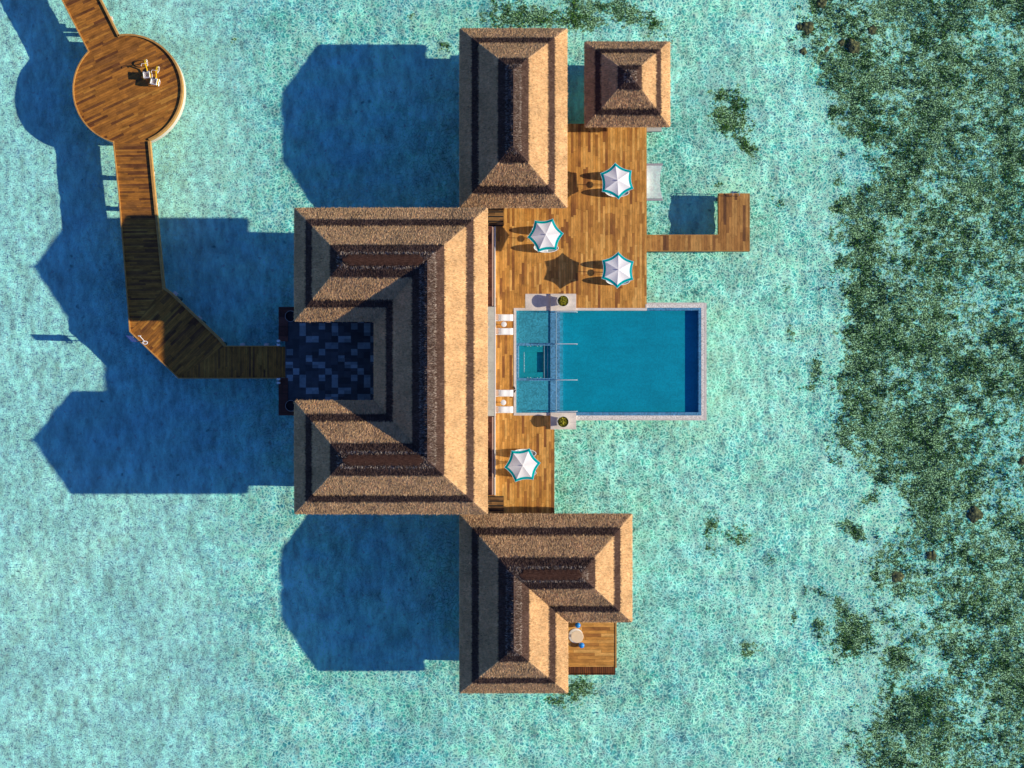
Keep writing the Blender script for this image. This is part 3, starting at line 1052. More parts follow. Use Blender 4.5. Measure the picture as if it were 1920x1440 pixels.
def thatch_roof(name, faces, ze, parent, density=360):
    """faces: list of (polygon in plan, eave point, inward normal, half span)"""
    V, Q, H, R = [], [], [], []
    solid = MB()
    hs = []
    for poly, ep, nn, half in faces:
        ds = [((p[0] - ep[0]) * nn[0] + (p[1] - ep[1]) * nn[1]) for p in poly]
        pts = [(p[0], p[1], ze + PITCH * d) for p, d in zip(poly, ds)]
        solid.quad(*pts)
        hs += [d / half for d in ds]
        lo = [i for i, d in enumerate(ds) if abs(d) < 1e-3]
        # rounded thick eave
        for i in lo:
            j = (i + 1) % len(poly)
            if j in lo:
                a, b = Vector(poly[i]), Vector(poly[j])
                o1 = Vector(nn) * -.07
                for (oa, za), (ob, zb) in (((0, 0), (1, -.12)), ((1, -.12), (.3, -.34))):
                    solid.quad((a.x + o1.x * oa, a.y + o1.y * oa, ze + za), (a.x + o1.x * ob, a.y + o1.y * ob, ze + zb),
                               (b.x + o1.x * ob, b.y + o1.y * ob, ze + zb), (b.x + o1.x * oa, b.y + o1.y * oa, ze + za))
                    hs += [0, 0, 0, 0]
        # underside, one layer below
        solid.quad(*[(p[0], p[1], p[2] - .34) for p in reversed(pts)])
        hs += [0.0] * len(poly)
        # blades
        P = np.array(poly)
        area = 0
        tris = []
        for i in range(1, len(P) - 1):
            A, B, Cc = P[0], P[i], P[i + 1]
            ar = abs((B[0] - A[0]) * (Cc[1] - A[1]) - (B[1] - A[1]) * (Cc[0] - A[0])) / 2
            tris.append((A, B, Cc, ar))
        for A, B, Cc, ar in tris:
            n_ = int(ar * density)
            u, v = RNG.random(n_), RNG.random(n_)
            sw = u + v > 1
            u[sw], v[sw] = 1 - u[sw], 1 - v[sw]
            x = A[0] + u * (B[0] - A[0]) + v * (Cc[0] - A[0])
            y = A[1] + u * (B[1] - A[1]) + v * (Cc[1] - A[1])
            d = (x - ep[0]) * nn[0] + (y - ep[1]) * nn[1]
            h = d / half
            z = ze + PITCH * d + .01
            ln = RNG.uniform(.12, .26, n_) * np.where(h < .05, RNG.uniform(.5, 1.15, n_), 1)
            ln = np.where(h > .9, ln * 1.25, ln)
            wd = RNG.uniform(.007, .017, n_)
            jit = RNG.normal(0, .16, n_)
            jit = np.where(h > .85, jit * 2.2, jit)
            dx, dy = -nn[0], -nn[1]
            ca, sa = np.cos(jit), np.sin(jit)
            ux, uy = dx * ca - dy * sa, dx * sa + dy * ca      # plan direction of the blade
            lift = RNG.uniform(.008, .046, n_) + np.where(h > .885, RNG.uniform(0, .10, n_), 0)
            cosp = 1 / math.sqrt(1 + PITCH * PITCH)
            run = ln * cosp
            zt = z - run * PITCH + lift
            px, py = -uy * wd, ux * wd
            tw = RNG.uniform(-.026, .026, n_)
            quad = np.empty((n_, 4, 3))
            quad[:, 0] = np.stack([x - px, y - py, z - .005], -1)
            quad[:, 1] = np.stack([x + ux * run - px * .6, y + uy * run - py * .6, zt + tw], -1)
            quad[:, 2] = np.stack([x + ux * run + px * .6, y + uy * run + py * .6, zt - tw], -1)
            quad[:, 3] = np.stack([x + px, y + py, z - .005], -1)
            V.append(quad.reshape(-1, 3))
            H.append(np.repeat(h, 4))
            R.append(np.repeat(RNG.random(n_), 4))
    # solid first (triangulated through from_pydata), then join the blades in one mesh
    sv = np.array(solid.v)
    sq = []
    for f in solid.f:
        if len(f) == 4:
            sq.append(f)
        else:
            sq.append((f[0], f[1], f[2], f[2]))
    quads_s = np.array([f for f in sq if f[2] != f[3]]).reshape(-1, 4)
    bl = np.concatenate(V)
    qb = np.arange(len(bl)).reshape(-1, 4) + len(sv)
    # triangles of the solid become quads by adding the midpoint of their eave side
    extra_v, extra_h, tq = [], [], []
    for f in solid.f:
        if len(f) == 3:
            a_, b_, c_ = f
            mid = (sv[a_] + sv[b_]) / 2
            k_ = len(sv) + len(bl) + len(extra_v)
            extra_v.append(mid)
            extra_h.append((hs[a_] + hs[b_]) / 2)
            tq.append((a_, k_, b_, c_))
    allv = np.concatenate([sv, bl] + ([np.array(extra_v)] if extra_v else []))
    allq = np.concatenate([quads_s, qb] + ([np.array(tq)] if tq else []))
    ah = np.concatenate([np.array(hs), np.concatenate(H)] + ([np.array(extra_h)] if extra_h else []))
    ar_ = np.concatenate([np.full(len(sv), .35), np.concatenate(R), np.full(len(extra_v), .35)])
    return np_mesh(name, allv, allq, M['thatch'], parent, {'h': ah, 'r': ar_})


def rect_roof(parent, x0, x1, y0, y1, ze, density=360):
    h = min(x1 - x0, y1 - y0) / 2
    xr0, xr1, yr0, yr1 = x0 + h, x1 - h, y0 + h, y1 - h
    xm = (x0 + x1) / 2
    F = [([(x0, y1), (x0, y0), (xm, yr0), (xm, yr1)], (x0, y0), (1, 0), h),
         ([(x1, y0), (x1, y1), (xm, yr1), (xm, yr0)], (x1, y0), (-1, 0), h),
         ([(x1, y1), (x0, y1), (xm, yr1)], (x0, y1), (0, -1), h),
         ([(x0, y0), (x1, y0), (xm, yr0)], (x0, y0), (0, 1), h)]
    if abs(yr1 - yr0) < .05:
        F[0] = ([(x0, y1), (x0, y0), (xm, (y0 + y1) / 2)],) + F[0][1:]
        F[1] = ([(x1, y0), (x1, y1), (xm, (y0 + y1) / 2)],) + F[1][1:]
    return thatch_roof('thatch_roof', F, ze, parent, density)


def ridge_cap(roof, a, b, z, w=.46):
    """rounded dark cap laid over an east-west ridge"""
    mb = MB()
    n_, m_ = 60, 9
    for i in range(n_ + 1):
        x = a[0] + (b[0] - a[0]) * i / n_
        e = min(1, i / 4, (n_ - i) / 4)
        e = .55 + .45 * e
        for j in range(m_ + 1):
            u = -1 + 2 * j / m_
            wob = .025 * math.sin(i * 2.3 + j * 1.7) + .02 * math.sin(i * 5.1)
            mb.v.append((x, a[1] + u * w * e + wob * abs(u), z + .05 - .42 * abs(u) ** 1.6 * w * 1.55))
    for i in range(n_):
        for j in range(m_):
            q = i * (m_ + 1) + j
            mb.f.append((q, q + m_ + 1, q + m_ + 2, q + 1))
    mb.build('ridge_cap', M['cap'], roof, True)


def wall_openings(parent, side, at, lo, hi, z0, z1, n):
    """n glazed openings set on a wall plane: side in 'NSEW'"""
    step = (hi - lo) / n
    for i in range(n):
        a, b = lo + step * (i + .22), lo + step * (i + .78)
        s = {'N': 1, 'E': 1, 'S': -1, 'W': -1}[side]
        w = MB()
        g = MB()
        if side in 'NS':
            for (p, q, r, t_) in ((a, a + .1, z0, z1), (b - .1, b, z0, z1), (a + .1, b - .1, z0, z0 + .1), (a + .1, b - .1, z1 - .1, z1)):
                w.box(p, q, at, at + s * .07, r, t_)
            g.box(a + .1, b - .1, at, at + s * .03, z0 + .1, z1 - .1)
        else:
            for (p, q, r, t_) in ((a, a + .1, z0, z1), (b - .1, b, z0, z1), (a + .1, b - .1, z0, z0 + .1), (a + .1, b - .1, z1 - .1, z1)):
                w.box(at, at + s * .07, p, q, r, t_)
            g.box(at, at + s * .03, a + .1, b - .1, z0 + .1, z1 - .1)
        wo = w.build('window', M['frame'], parent)
        g.build('pane', M['glass'], wo)


IN = 1.25      # eaves overhang

# --- north villa
nv = thing('thatched_villa', 'long rectangular thatched villa at the top beside the small square pavilion', 'villa')
ze = 3.5
vx0, vx1, vy0, vy1 = X(862.5, ze), X(1062.5, ze), Y(388.5, ze), Y(53.5, ze)
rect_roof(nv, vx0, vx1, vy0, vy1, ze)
MB().box(vx0 + IN, vx1 - IN, vy0 + .5, vy1 - IN, -2.3, ze + .15).build('wall', M['wall'], nv)
wall_openings(nv, 'E', vx1 - IN, vy0 + IN, vy1 - IN, .1, 2.5, 4)
wall_openings(nv, 'W', vx0 + IN, vy0 + IN, vy1 - IN, .4, 2.3, 5)
wall_openings(nv, 'N', vy1 - IN, vx0 + IN, vx1 - IN, .4, 2.3, 2)

# --- square pavilion
pv = thing('thatched_pavilion', 'small square thatched pavilion with a pyramid roof at the corner of the pool deck', 'pavilion')
ze = 2.9
px0, px1, py0, py1 = X(1097, ze), X(1255.5, ze), Y(237, ze), Y(78, ze)
pm, py_m = (px0 + px1) / 2, (py0 + py1) / 2
hp = (px1 - px0) / 2
rect_roof(pv, px0, px1, py_m - hp, py_m + hp, ze)
MB().box(px0 + .7, px1 - .35, py0 + .22, py1 - .7, -.5, -.02).build('floor', M['ledge'], pv)
for (x, y) in ((px0 + 1, py0 + .9), (px1 - 1, py0 + .9), (px0 + 1, py1 - 1), (px1 - 1, py1 - 1)):
    MB().box(x - .14, x + .14, y - .14, y + .14, -.02, ze + .4).build('post', M['frame'], pv)
    MB().lathe([(.2, BED - .2), (.2, -.5)], (x, y, 0), 12).build('pile', M['pile'], pv, True)
MB().box(px0 + 1.2, px1 - 1.2, py1 - 1.3, py1 - 1.1, -.02, ze + .3).build('wall', M['wall'], pv)

# --- south villa (L plan)
sv = thing('thatched_villa', 'L shaped thatched villa at the bottom with a small timber terrace in its corner', 'villa')
ze = 3.55
x0, x1 = X(862.5, ze), X(1184.5, ze)
yN, yS = Y(964.5, ze), Y(1299, ze)
h = (X(1064, ze) - x0) / 2
xI, yI, xr, yr = x0 + 2 * h, yN - 2 * h, x0 + h, yN - h
F = [([(x0, yN), (x0, yS), (xr, yS + h), (xr, yr)], (x0, yN), (1, 0), h),
     ([(x1, yN), (x0, yN), (xr, yr), (x1 - h, yr)], (x0, yN), (0, -1), h),
     ([(x1, yI), (x1, yN), (x1 - h, yr)], (x1, yN), (-1, 0), h),
     ([(xI, yI), (x1, yI), (x1 - h, yr), (xr, yr)], (x1, yI), (0, 1), h),
     ([(xI, yS), (xI, yI), (xr, yr), (xr, yS + h)], (xI, yI), (-1, 0), h),
     ([(x0, yS), (xI, yS), (xr, yS + h)], (x0, yS), (0, 1), h)]
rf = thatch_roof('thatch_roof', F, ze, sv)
ridge_cap(rf, (xr + .5, yr), (x1 - h + .1, yr), ze + PITCH * h)
MB().prism([(x0 + IN, yS + IN), (xI - IN, yS + IN), (xI - IN, yI + IN), (x1 - IN, yI + IN), (x1 - IN, yN - IN), (x0 + IN, yN - IN)], -2.3, ze + .6).build('wall', M['wall'], sv)
wall_openings(sv, 'E', xI - IN, yS + IN, yI + IN, .1, 2.5, 2)
wall_openings(sv, 'S', yI + IN, xI - IN + .3, x1 - IN, .1, 2.5, 2)
wall_openings(sv, 'E', x1 - IN, yI + IN, yN - IN, .4, 2.3, 2)
wall_openings(sv, 'W', x0 + IN, yS + IN, yN - IN, .4, 2.3, 5)
wall_openings(sv, 'S', yS + IN, x0 + IN, xI - IN, .4, 2.3, 2)

# --- main hall (U plan, two storeys)
mh = thing('thatched_hall', 'large U shaped two storey thatched hall around a dark paved courtyard', 'hall')
ze = 8.1
x0, x1, yN, yS = X(552.5, ze), X(913, ze), Y(390.5, ze), Y(963, ze)
h = (Y(390.5, ze) - Y(601.5, ze)) / 2
xa, xb, ya, yb = x1 - 2 * h, x1 - h, yN - 2 * h, yS + 2 * h
F = [([(x1, yN), (x0, yN), (x0 + h, yN - h), (xb, yN - h)], (x0, yN), (0, -1), h),
     ([(x1, yS), (x1, yN), (xb, yN - h), (xb, yS + h)], (x1, yN), (-1, 0), h),
     ([(x0, yS), (x1, yS), (xb, yS + h), (x0 + h, yS + h)], (x1, yS), (0, 1), h),
     ([(x0, yN), (x0, ya), (x0 + h, yN - h)], (x0, yN), (1, 0), h),
     ([(x0, yb), (x0, yS), (x0 + h, yS + h)], (x0, yS), (1, 0), h),
     ([(x0, ya), (xa, ya), (xb, yN - h), (x0 + h, yN - h)], (x0, ya), (0, 1), h),
     ([(xa, yb), (x0, yb), (x0 + h, yS + h), (xb, yS + h)], (x0, yb), (0, -1), h),
     ([(xa, ya), (xa, yb), (xb, yS + h), (xb, yN - h)], (xa, ya), (1, 0), h)]
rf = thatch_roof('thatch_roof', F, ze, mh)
for yy in (yN - h, yS + h):
    ridge_cap(rf, (x0 + h - .15, yy), (xb - .35, yy), ze + PITCH * h)
g = IN
MB().prism([(x0 + g, yN - g), (x1 - g, yN - g), (x1 - g, yS + g), (x0 + g, yS + g), (x0 + g, yb - g), (xa + g, yb - g), (xa + g, ya + g), (x0 + g, ya + g)],
           -2.3, ze + .6).build('wall', M['wall'], mh)
for z0, z1 in ((.8, 3.2), (4.6, 7.0)):
    wall_openings(mh, 'E', x1 - g, yS + g, yN - g, z0, z1, 6)
    wall_openings(mh, 'W', xa + g, yb - g, ya + g, z0, z1, 3)
    wall_openings(mh, 'N', yN - g, x0 + g, x1 - g, z0, z1, 5)
    wall_openings(mh, 'S', yS + g, x0 + g, x1 - g, z0, z1, 5)
    wall_openings(mh, 'S', ya + g, x0 + g, xa + g, z0, z1, 2)
    wall_openings(mh, 'N', yb - g, x0 + g, xa + g, z0, z1, 2)
lt = MB().box(X(535), X(712), Y(593), Y(766), -.5, 0)
PAT = {0: [(0, 1, 2), (3, 1, 1)], 2: [(1, 2, 1)], 3: [(4, 2, 1)], 4: [(3, 1, 1)], 5: [(1, 1, 1)], 6: [(2, 2, 1)], 7: [(4, 1, 1)]}
cw = 12.09
for rep in (-8, 0, 8):
    for row, cells in PAT.items():
        for (c0, wdt, hgt) in cells:
            for k_ in range(-1, 4):
                a0, a1 = 561.6 + cw * (c0 + 5 * k_), 561.6 + cw * (c0 + 5 * k_ + wdt)
                b0_, b1_ = 605.9 + cw * (row + rep), 605.9 + cw * (row + rep + hgt)
                a0, a1, b0_, b1_ = max(a0, 535.5), min(a1, 711), max(b0_, 594), min(b1_, 765)
                if a1 - a0 > 2 and b1_ - b0_ > 2 and (a0 > 556 or 650 < (b0_ + b1_) / 2 < 712):
                    lt.box(X(a0), X(a1) - .01, Y(b1_) + .01, Y(b0_), -.1, .004)
pav = lt.build('courtyard_paving', M['paving'], mh)
pav.data.materials.append(M['paving_light'])
for q in range(6, len(pav.data.polygons)):
    pav.data.polygons[q].material_index = 1
for (a, b) in ((575.5, 640), (708.5, 779)):
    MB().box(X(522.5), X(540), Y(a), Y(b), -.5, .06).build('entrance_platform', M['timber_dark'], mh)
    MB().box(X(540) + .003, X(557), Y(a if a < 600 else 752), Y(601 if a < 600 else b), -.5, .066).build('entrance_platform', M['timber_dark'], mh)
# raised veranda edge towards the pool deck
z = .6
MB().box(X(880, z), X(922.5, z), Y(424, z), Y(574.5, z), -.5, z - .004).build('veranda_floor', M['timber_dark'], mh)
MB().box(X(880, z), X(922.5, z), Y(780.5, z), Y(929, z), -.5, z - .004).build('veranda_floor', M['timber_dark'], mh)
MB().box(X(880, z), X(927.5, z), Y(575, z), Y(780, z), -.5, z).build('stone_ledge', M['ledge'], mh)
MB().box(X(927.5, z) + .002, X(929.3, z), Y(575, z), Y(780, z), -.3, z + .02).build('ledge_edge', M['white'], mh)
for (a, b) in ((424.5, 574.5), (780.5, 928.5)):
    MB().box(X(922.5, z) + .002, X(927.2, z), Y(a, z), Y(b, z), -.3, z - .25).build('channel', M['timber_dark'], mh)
    MB().box(X(927.2, z) + .003, X(928.9, z), Y(a, z), Y(b, z), -.3, z + .03).build('ledge_edge', M['white'], mh)
    rail = MB()
    rail.bar(W(923.8, a + 1, z + .9), W(923.8, b - 1, z + .9), .13, .06)
    ro = rail.build('handrail', M['rail_wood'], mh, bevel=.015)
    for i in range(6):
        py = a + 3 + (b - a - 6) * i / 5
        p = W(923.4, py, z)
        MB().box(p.x - .035, p.x + .035, p.y - .035, p.y + .035, z - .3, z + .87).build('rail_post', M['steel'], mh)
# steps between the deck and the veranda
for (y_, s, nm) in ((424.5, -1, 'upper'), (930, 1, 'lower')):
    for i in range(4):
        t0, t1 = y_ + s * 8.2 * i, y_ + s * 8.2 * (i + 1)
        zz = .15 * (i + 1)
        o = MB().box(X(905), X(945), Y(t0 + s * 2.1), Y(t1), zz - .06, zz).build('step', M['step'], mh)
        MB().box(X(905), X(944.5), Y(t0 + s * .2), Y(t1 - s * .4), .003, zz - .10).build('riser', M['rubber'], mh)

# big dark pots and the little white blocks by the entrance
pot = MB().lathe([(.30, 0), (.46, .35), (.52, .75), (.50, .95), (.44, .96), (.42, .80), (.02, .78)], (0, 0, 0), 32, False).build('dark_pot', M['pot_dark'], None, True)
pot.location = W(548.5, 594, .06)
tag(pot, 'big round dark pot at the upper corner of the courtyard entrance', 'pot', 'dark pots beside the courtyard entrance')
rimw = MB().tube([(.50 * math.cos(a), .50 * math.sin(a), .96) for a in np.linspace(0, 2 * math.pi, 33)[:-1]], .018, 6, True).build('rim', M['greytube'], pot, True)
p2 = copy_tree(pot)
p2.location = W(549, 760.5, .06)
p2['label'] = 'big round dark pot at the lower corner of the courtyard entrance'
bl = None
for (x, y, lab) in ((523.8, 639.5, 'white block further from the boardwalk, upper entrance platform'),
                    (523.8, 646.8, 'white block touching the upper side of the boardwalk end'),
                    (523.8, 711.0, 'white block touching the lower side of the boardwalk end'),
                    (523.8, 717.8, 'white block further from the boardwalk, lower entrance platform')):
    if bl is None:
        bl = MB().prism([(-.15, -.1), (.15, -.1), (.15, .1), (-.15, .1)], 0, .5).build('white_block', M['white'], None, bevel=.02)
        q = bl
    else:
        q = bl.copy()
        C.objects.link(q)
    q.location = W(x, y, .0)
    tag(q, lab, 'block', 'white blocks at the courtyard entrance')

# ------------------------------------------------------------------ pool deck
dk = thing('pool_deck', 'honey brown timber pool deck with parasols between the hall and the pool', 'deck')
poly = P2((1030, 232), (1212, 232), (1212, 578), (963, 578), (963, 779), (1039, 779), (1039, 970), (905, 970), (905, 380), (1030, 380))
MB().prism(poly, -.30, 0).build('deck_boards', M['deck_ns'], dk)
MB().strip(P2((1212, 232), (1212, 570)), .03, -.5, -.004).build('edge_board', M['kerb'], dk)
MB().strip(P2((1039, 806), (1039, 966)), .03, -.5, -.004).build('edge_board', M['kerb'], dk)
for (px, py) in [(1204, q) for q in (250, 330, 410, 490, 560)] + [(1032, q) for q in (830, 900, 955)]:
    p = W(px, py)
    MB().lathe([(.18, BED - .2), (.18, -.30)], (p.x, p.y, 0), 12).build('pile', M['pile'], dk, True)

# villa terrace
tc = thing('villa_terrace', 'small timber terrace with a low slatted bench in the corner of the L shaped villa', 'terrace')
MB().box(X(1040), X(1153.5), Y(1140), Y(1250), -.3, 0).build('deck_boards', M['deck_ew'], tc)
MB().box(X(1153.5) + .002, X(1156.2), Y(1150), Y(1252), -.5, .05).build('edge_board', M['kerb'], tc)
MB().box(X(1040), X(1154), Y(1250.2), Y(1263.5), -.6, -.18).build('bench', M['slat'], tc)
MB().box(X(1040), X(1154), Y(1263.7), Y(1265.3), -.6, .02).build('bench_rail', M['slat'], tc)
for (px, py) in ((1150, 1180), (1150, 1255), (1100, 1258)):
    p = W(px, py)
    MB().lathe([(.18, BED - .2), (.18, -.30)], (p.x, p.y, 0), 12).build('pile', M['pile'], tc, True)
tb = thing('round_table', 'round cream table with a pale base ring between two blue stools', 'table', W(1081.5, 1190.5))
MB().lathe([(.20, .68), (.56, .70), (.58, .735), (.56, .755)], n=40).build('table_top', M['cream'], tb, True)
MB().lathe([(.62, 0), (.68, .02), (.68, .06), (.55, .10), (.14, .14), (.10, .68)], c=(-.10, -.07, 0), n=36).build('base', M['white'], tb, True)
st = None
for (px, py, lab) in ((1083, 1171, 'blue ball stool above the round cream table, nearest the thatch'),
                      (1090, 1208.5, 'blue ball stool below the round cream table, out on the boards')):
    if st is None:
        st = thing('ball_stool', lab, 'stool', group='blue ball stools on the terrace')
        MB().lathe([(.06, .10), (.20, .13), (.26, .26), (.265, .34), (.22, .46), (.10, .53), (.01, .54)], n=28).build('seat', M['blue'], st, True)
        MB().lathe([(.19, 0), (.20, .03), (.06, .06), (.06, .12)], n=24).build('foot', M['steel'], st, True)
        o = st
    else:
        o = copy_tree(st)
        o['label'] = lab
    o.location = W(px, py)

# ------------------------------------------------------------------ swimming jetty, ladder and net
jt = thing('jetty', 'low L shaped timber jetty joined to the right side of the pool deck', 'jetty')
jz = -1.04
jy = W(0, 0, jz)
pts = P2((1209, 441), (1347.5, 441), (1347.5, 362.5), (1406, 362.5), (1406, 471), (1209, 471), z=jz)
MB().prism(pts, jz - .16, jz).build('deck_boards', M['jetty_ns'], jt)
MB().strip(P2((1347.5, 441), (1347.5, 362.5), (1406, 362.5), (1406, 471), (1209, 471), z=jz)[::-1], .05, jz - .62, jz + .012).build('edge_board', M['kerb'], jt)
MB().strip(P2((1209, 441), (1347.5, 441), z=jz), .05, jz - .5, jz + .012).build('edge_board', M['kerb'], jt)
for (px, py) in ((1353, 368), (1400, 368), (1353, 464), (1400, 464), (1290, 446), (1290, 466), (1230, 446), (1230, 466)):
    p = W(px, py, jz)
    MB().lathe([(.17, BED - .2), (.17, jz - .16)], (p.x, p.y, 0), 12).build('pile', M['pile'], jt, True)
ld = thing('pool_ladder', 'small steel ladder hanging off the end of the jetty', 'ladder')
for px in (1372, 1384):
    p = W(px, 361, jz)
    MB().tube([(p.x, p.y - .35, jz + .02), (p.x, p.y - .35, jz + .55), (p.x, p.y - .12, jz + .62), (p.x, p.y + .09, jz + .5), (p.x, p.y + .09, jz - 1.2)], .028, 8).build('stile', M['steel'], ld, True)
for i in range(4):
    p = W(1378, 361, jz)
    MB().box(p.x - .28, p.x + .28, p.y + .07, p.y + .13, jz - .25 - .3 * i, jz - .22 - .3 * i).build('rung', M['steel'], ld)

nt = thing('hammock_net', 'white mesh hammock net with grey end bars stretched over water beside the pool deck', 'net')
ny, nxn = 14, 8
mb = MB()
for j in range(ny + 1):
    v = j / ny
    for i in range(nxn + 1):
        u = i / nxn
        bow = 3.4 * (4 * v * (1 - v)) * u
        p = W(1212.5 + u * 29 - bow + 1.2 * u * (v - .3), 310 + v * 61.5, -.12)
        sag = -.35 * math.sin(math.pi * v) * (.3 + .7 * math.sin(math.pi * min(u, .5)))
        mb.v.append((p.x, p.y, -.12 + sag))
for j in range(ny):
    for i in range(nxn):
        a = j * (nxn + 1) + i
        mb.f.append((a, a + 1, a + nxn + 2, a + nxn + 1))
mb.build('net', M['net'], nt, True)
for (a, b) in ((306, 310), (371.5, 376)):
    MB().box(X(1212.3), X(1243), Y(a), Y(b), -.22, -.08).build('end_bar', M['greytube'], nt, bevel=.02)

# ------------------------------------------------------------------ swimming pool
pl = thing('swimming_pool', 'large rectangular blue swimming pool with a shallow ledge and square hot tub', 'swimming pool')


def pb(a, b, c, d, z0, z1):
    return MB().box(X(a), X(b), Y(c), Y(d), z0, z1)


fl = MB()
fl.box(X(1056), X(1310), Y(582), Y(773), -1.0, -.60)
fl.build('pool_floor', M['pool_floor'], pl)
sp = MB()
sp.box(X(1050), X(1056) - .002, Y(582), Y(773), -1.0, -.30)
sp.build('pool_step', M['pool_ledge'], pl)
lg = MB()
lg.box(X(968), X(1032), Y(582), Y(643), -1.0, -.15)
lg.box(X(968), X(1032), Y(714), Y(774), -1.0, -.15)
lg.build('shallow_ledge', M['pool_ledge'], pl)
dv = MB()
dv.box(X(1032) + .002, X(1050) - .002, Y(578), Y(776), -1.2, -.05)
dv.build('divider_wall', M['pool_rim'], pl)
pb(1042.6, 1043.7, 583, 772, -.06, -.036).build('edge_line', M['pool_line'], pl)
rm = MB()
rm.box(X(1310) + .002, X(1315), Y(577), Y(779), -1.4, -.038)
rm.box(X(1050), X(1310), Y(773) - .002, Y(779), -1.4, -.04)
rm.box(X(1212), X(1310), Y(577), Y(582) + .002, -1.4, -.042)
rm.build('overflow_rim', M['pool_rim'], pl)
# hot tub
ht = MB()
ht.box(X(968), X(1032), Y(643) - .002, Y(648), -1.0, -.055)
ht.box(X(968), X(1032), Y(709), Y(714) + .002, -1.0, -.055)
ht.box(X(968), X(972), Y(648) - .002, Y(709) + .002, -1.0, -.057)
ht.build('hot_tub_wall', M['pool_rim'], pl)
hb = MB()
hb.box(X(972), X(1021), Y(648) - .003, Y(660), -1.0, -.35)
hb.box(X(972), X(1021), Y(698), Y(709) + .003, -1.0, -.35)
hb.box(X(972), X(983), Y(660) - .002, Y(698) + .002, -1.0, -.352)
hb.box(X(1021) + .002, X(1027), Y(648) - .003, Y(709) + .003, -1.0, -.32)
hb.box(X(1027) + .002, X(1032), Y(648) - .003, Y(709) + .003, -1.0, -.20)
hb.build('hot_tub_bench', M['tub'], pl)
pb(983, 1021, 660, 698, -1.0, -.60).build('hot_tub_floor', M['tub'], pl)
tl = MB()
for (q0, q1, r0, r1, z_) in ((972, 973, 648, 709, -.345), (982.4, 983.4, 660, 698, -.345), (1020.3, 1021, 648, 709, -.29), (1026.6, 1027.4, 648, 709, -.19)):
    tl.box(X(q0), X(q1), Y(r0), Y(r1), z_ - .05, z_)
tl.build('bench_trim', M['pool_line'], pl)
jets = MB()
for (a_, b_) in [(972.5, q) for q in (666, 672, 685, 691)] + [(983, q) for q in (666, 672, 677, 685, 691)] + [(q, 649) for q in (989.5, 995, 1008, 1014)] + [(q, 708) for q in (989.5, 995, 1008, 1014)]:
    jets.lathe([(.02, -.03), (.04, 0), (.02, .03)], (X(a_), Y(b_), -.22 if a_ < 980 or b_ in (649, 708) else -.34), 6)
jets.build('water_jets', M['white'], pl)
# coping
cp = MB()
cp.box(X(963.2), X(968), Y(577.5), Y(779), -.9, .035)
cp.box(X(968) + .002, X(1213), Y(577.5), Y(582.3), -.9, .03)
cp.box(X(968) + .002, X(1032), Y(774), Y(779), -.9, .03)
cp.build('coping', M['concrete'], pl)
pg = MB()
pg.box(X(1315) + .003, X(1321), Y(570.5), Y(785), -1.4, -.028)
pg.box(X(1080), X(1315), Y(779) - .003, Y(785), -1.4, -.030)
pg.box(X(1213), X(1315), Y(570.5), Y(577) + .003, -1.4, -.032)
pg.build('pebble_channel', M['pebbles'], pl)
ow = MB()
ow.box(X(1321) + .003, X(1325), Y(568), Y(788.2), -2.0, -.02)
ow.box(X(1080), X(1321), Y(785) - .003, Y(788.2), -2.0, -.022)
ow.box(X(1210.5), X(1321), Y(567.3), Y(570.5) + .003, -2.0, -.024)
ow.box(X(1210.3), X(1213) - .002, Y(570.5) - .01, Y(578), -2.0, .02)
ow.build('outer_wall', M['concrete'], pl)
MB().box(X(970), X(1321), Y(572), Y(784), -1.9, -1.41).build('pool_shell', M['ledge'], pl)
MB().quad((X(968), Y(779), -.03), (X(1314.9), Y(779), -.03), (X(1314.9), Y(577.2), -.03), (X(968), Y(577.2), -.03)).build('pool_water', M['pool_water'], pl)
sl = MB()
sl.box(X(1032), X(1080), Y(551), Y(583), -.5, .22)
sl.build('stone_plinth', M['concrete'], pl, bevel=.015)
pb(985, 1032, 551, 577.4, -.5, .026).build('stone_slab', M['concrete'], pl)
pb(1032, 1080, 773.3, 805, -.5, .22).build('stone_plinth', M['concrete'], pl, bevel=.015)
for py in (584.6, 644.8, 712.4, 771.3):
    zt = 1.15
    hr = MB()
    a, b = W(1042.5, py, zt), W(1077, py, zt)
    e = W(1083, py, zt - .3)
    hr.tube([(a.x - .05, a.y, -.1), (a.x - .02, a.y, zt - .12), (a.x + .1, a.y, zt), (b.x, b.y, zt), (e.x - .06, b.y, zt - .12), (e.x, b.y, zt - .5), (e.x, b.y, -.62)], .021, 8)
    hr.build('handrail', M['white'], pl, True)

# ------------------------------------------------------------------ potted shrubs on the plinths
ps = thing('potted_shrub', 'yellow green shrub in a round pale pot on the upper pool plinth', 'potted plant', group='potted shrubs at the pool corners')
MB().lathe([(.30, 0), (.38, .25), (.50, .62), (.57, .80), (.60, .88), (.50, .89), (.47, .74), (.02, .73)], n=32, caps=False).build('pot', M['pot_white'], ps, True)
MB().lathe([(.46, .72), (.46, .76)], n=24).build('soil', M['soil'], ps)
n = 520
a = RNG.uniform(0, 2 * np.pi, n)
r = .42 * np.sqrt(RNG.random(n))
x, y = r * np.cos(a), r * np.sin(a)
zz = .76 + RNG.random(n) * np.maximum(.36 - .65 * r, .06)
ln, wd = RNG.uniform(.08, .14, n), RNG.uniform(.025, .05, n)
b = RNG.uniform(0, 2 * np.pi, n)
ux, uy, uz = np.cos(b), np.sin(b), RNG.uniform(-.3, 1.1, n)
qd = np.empty((n, 4, 3))
qd[:, 0] = np.stack([x, y, zz], -1)
qd[:, 1] = np.stack([x + ux * ln * .5 - uy * wd, y + uy * ln * .5 + ux * wd, zz + uz * ln * .5], -1)
qd[:, 2] = np.stack([x + ux * ln, y + uy * ln, zz + uz * ln * .8], -1)
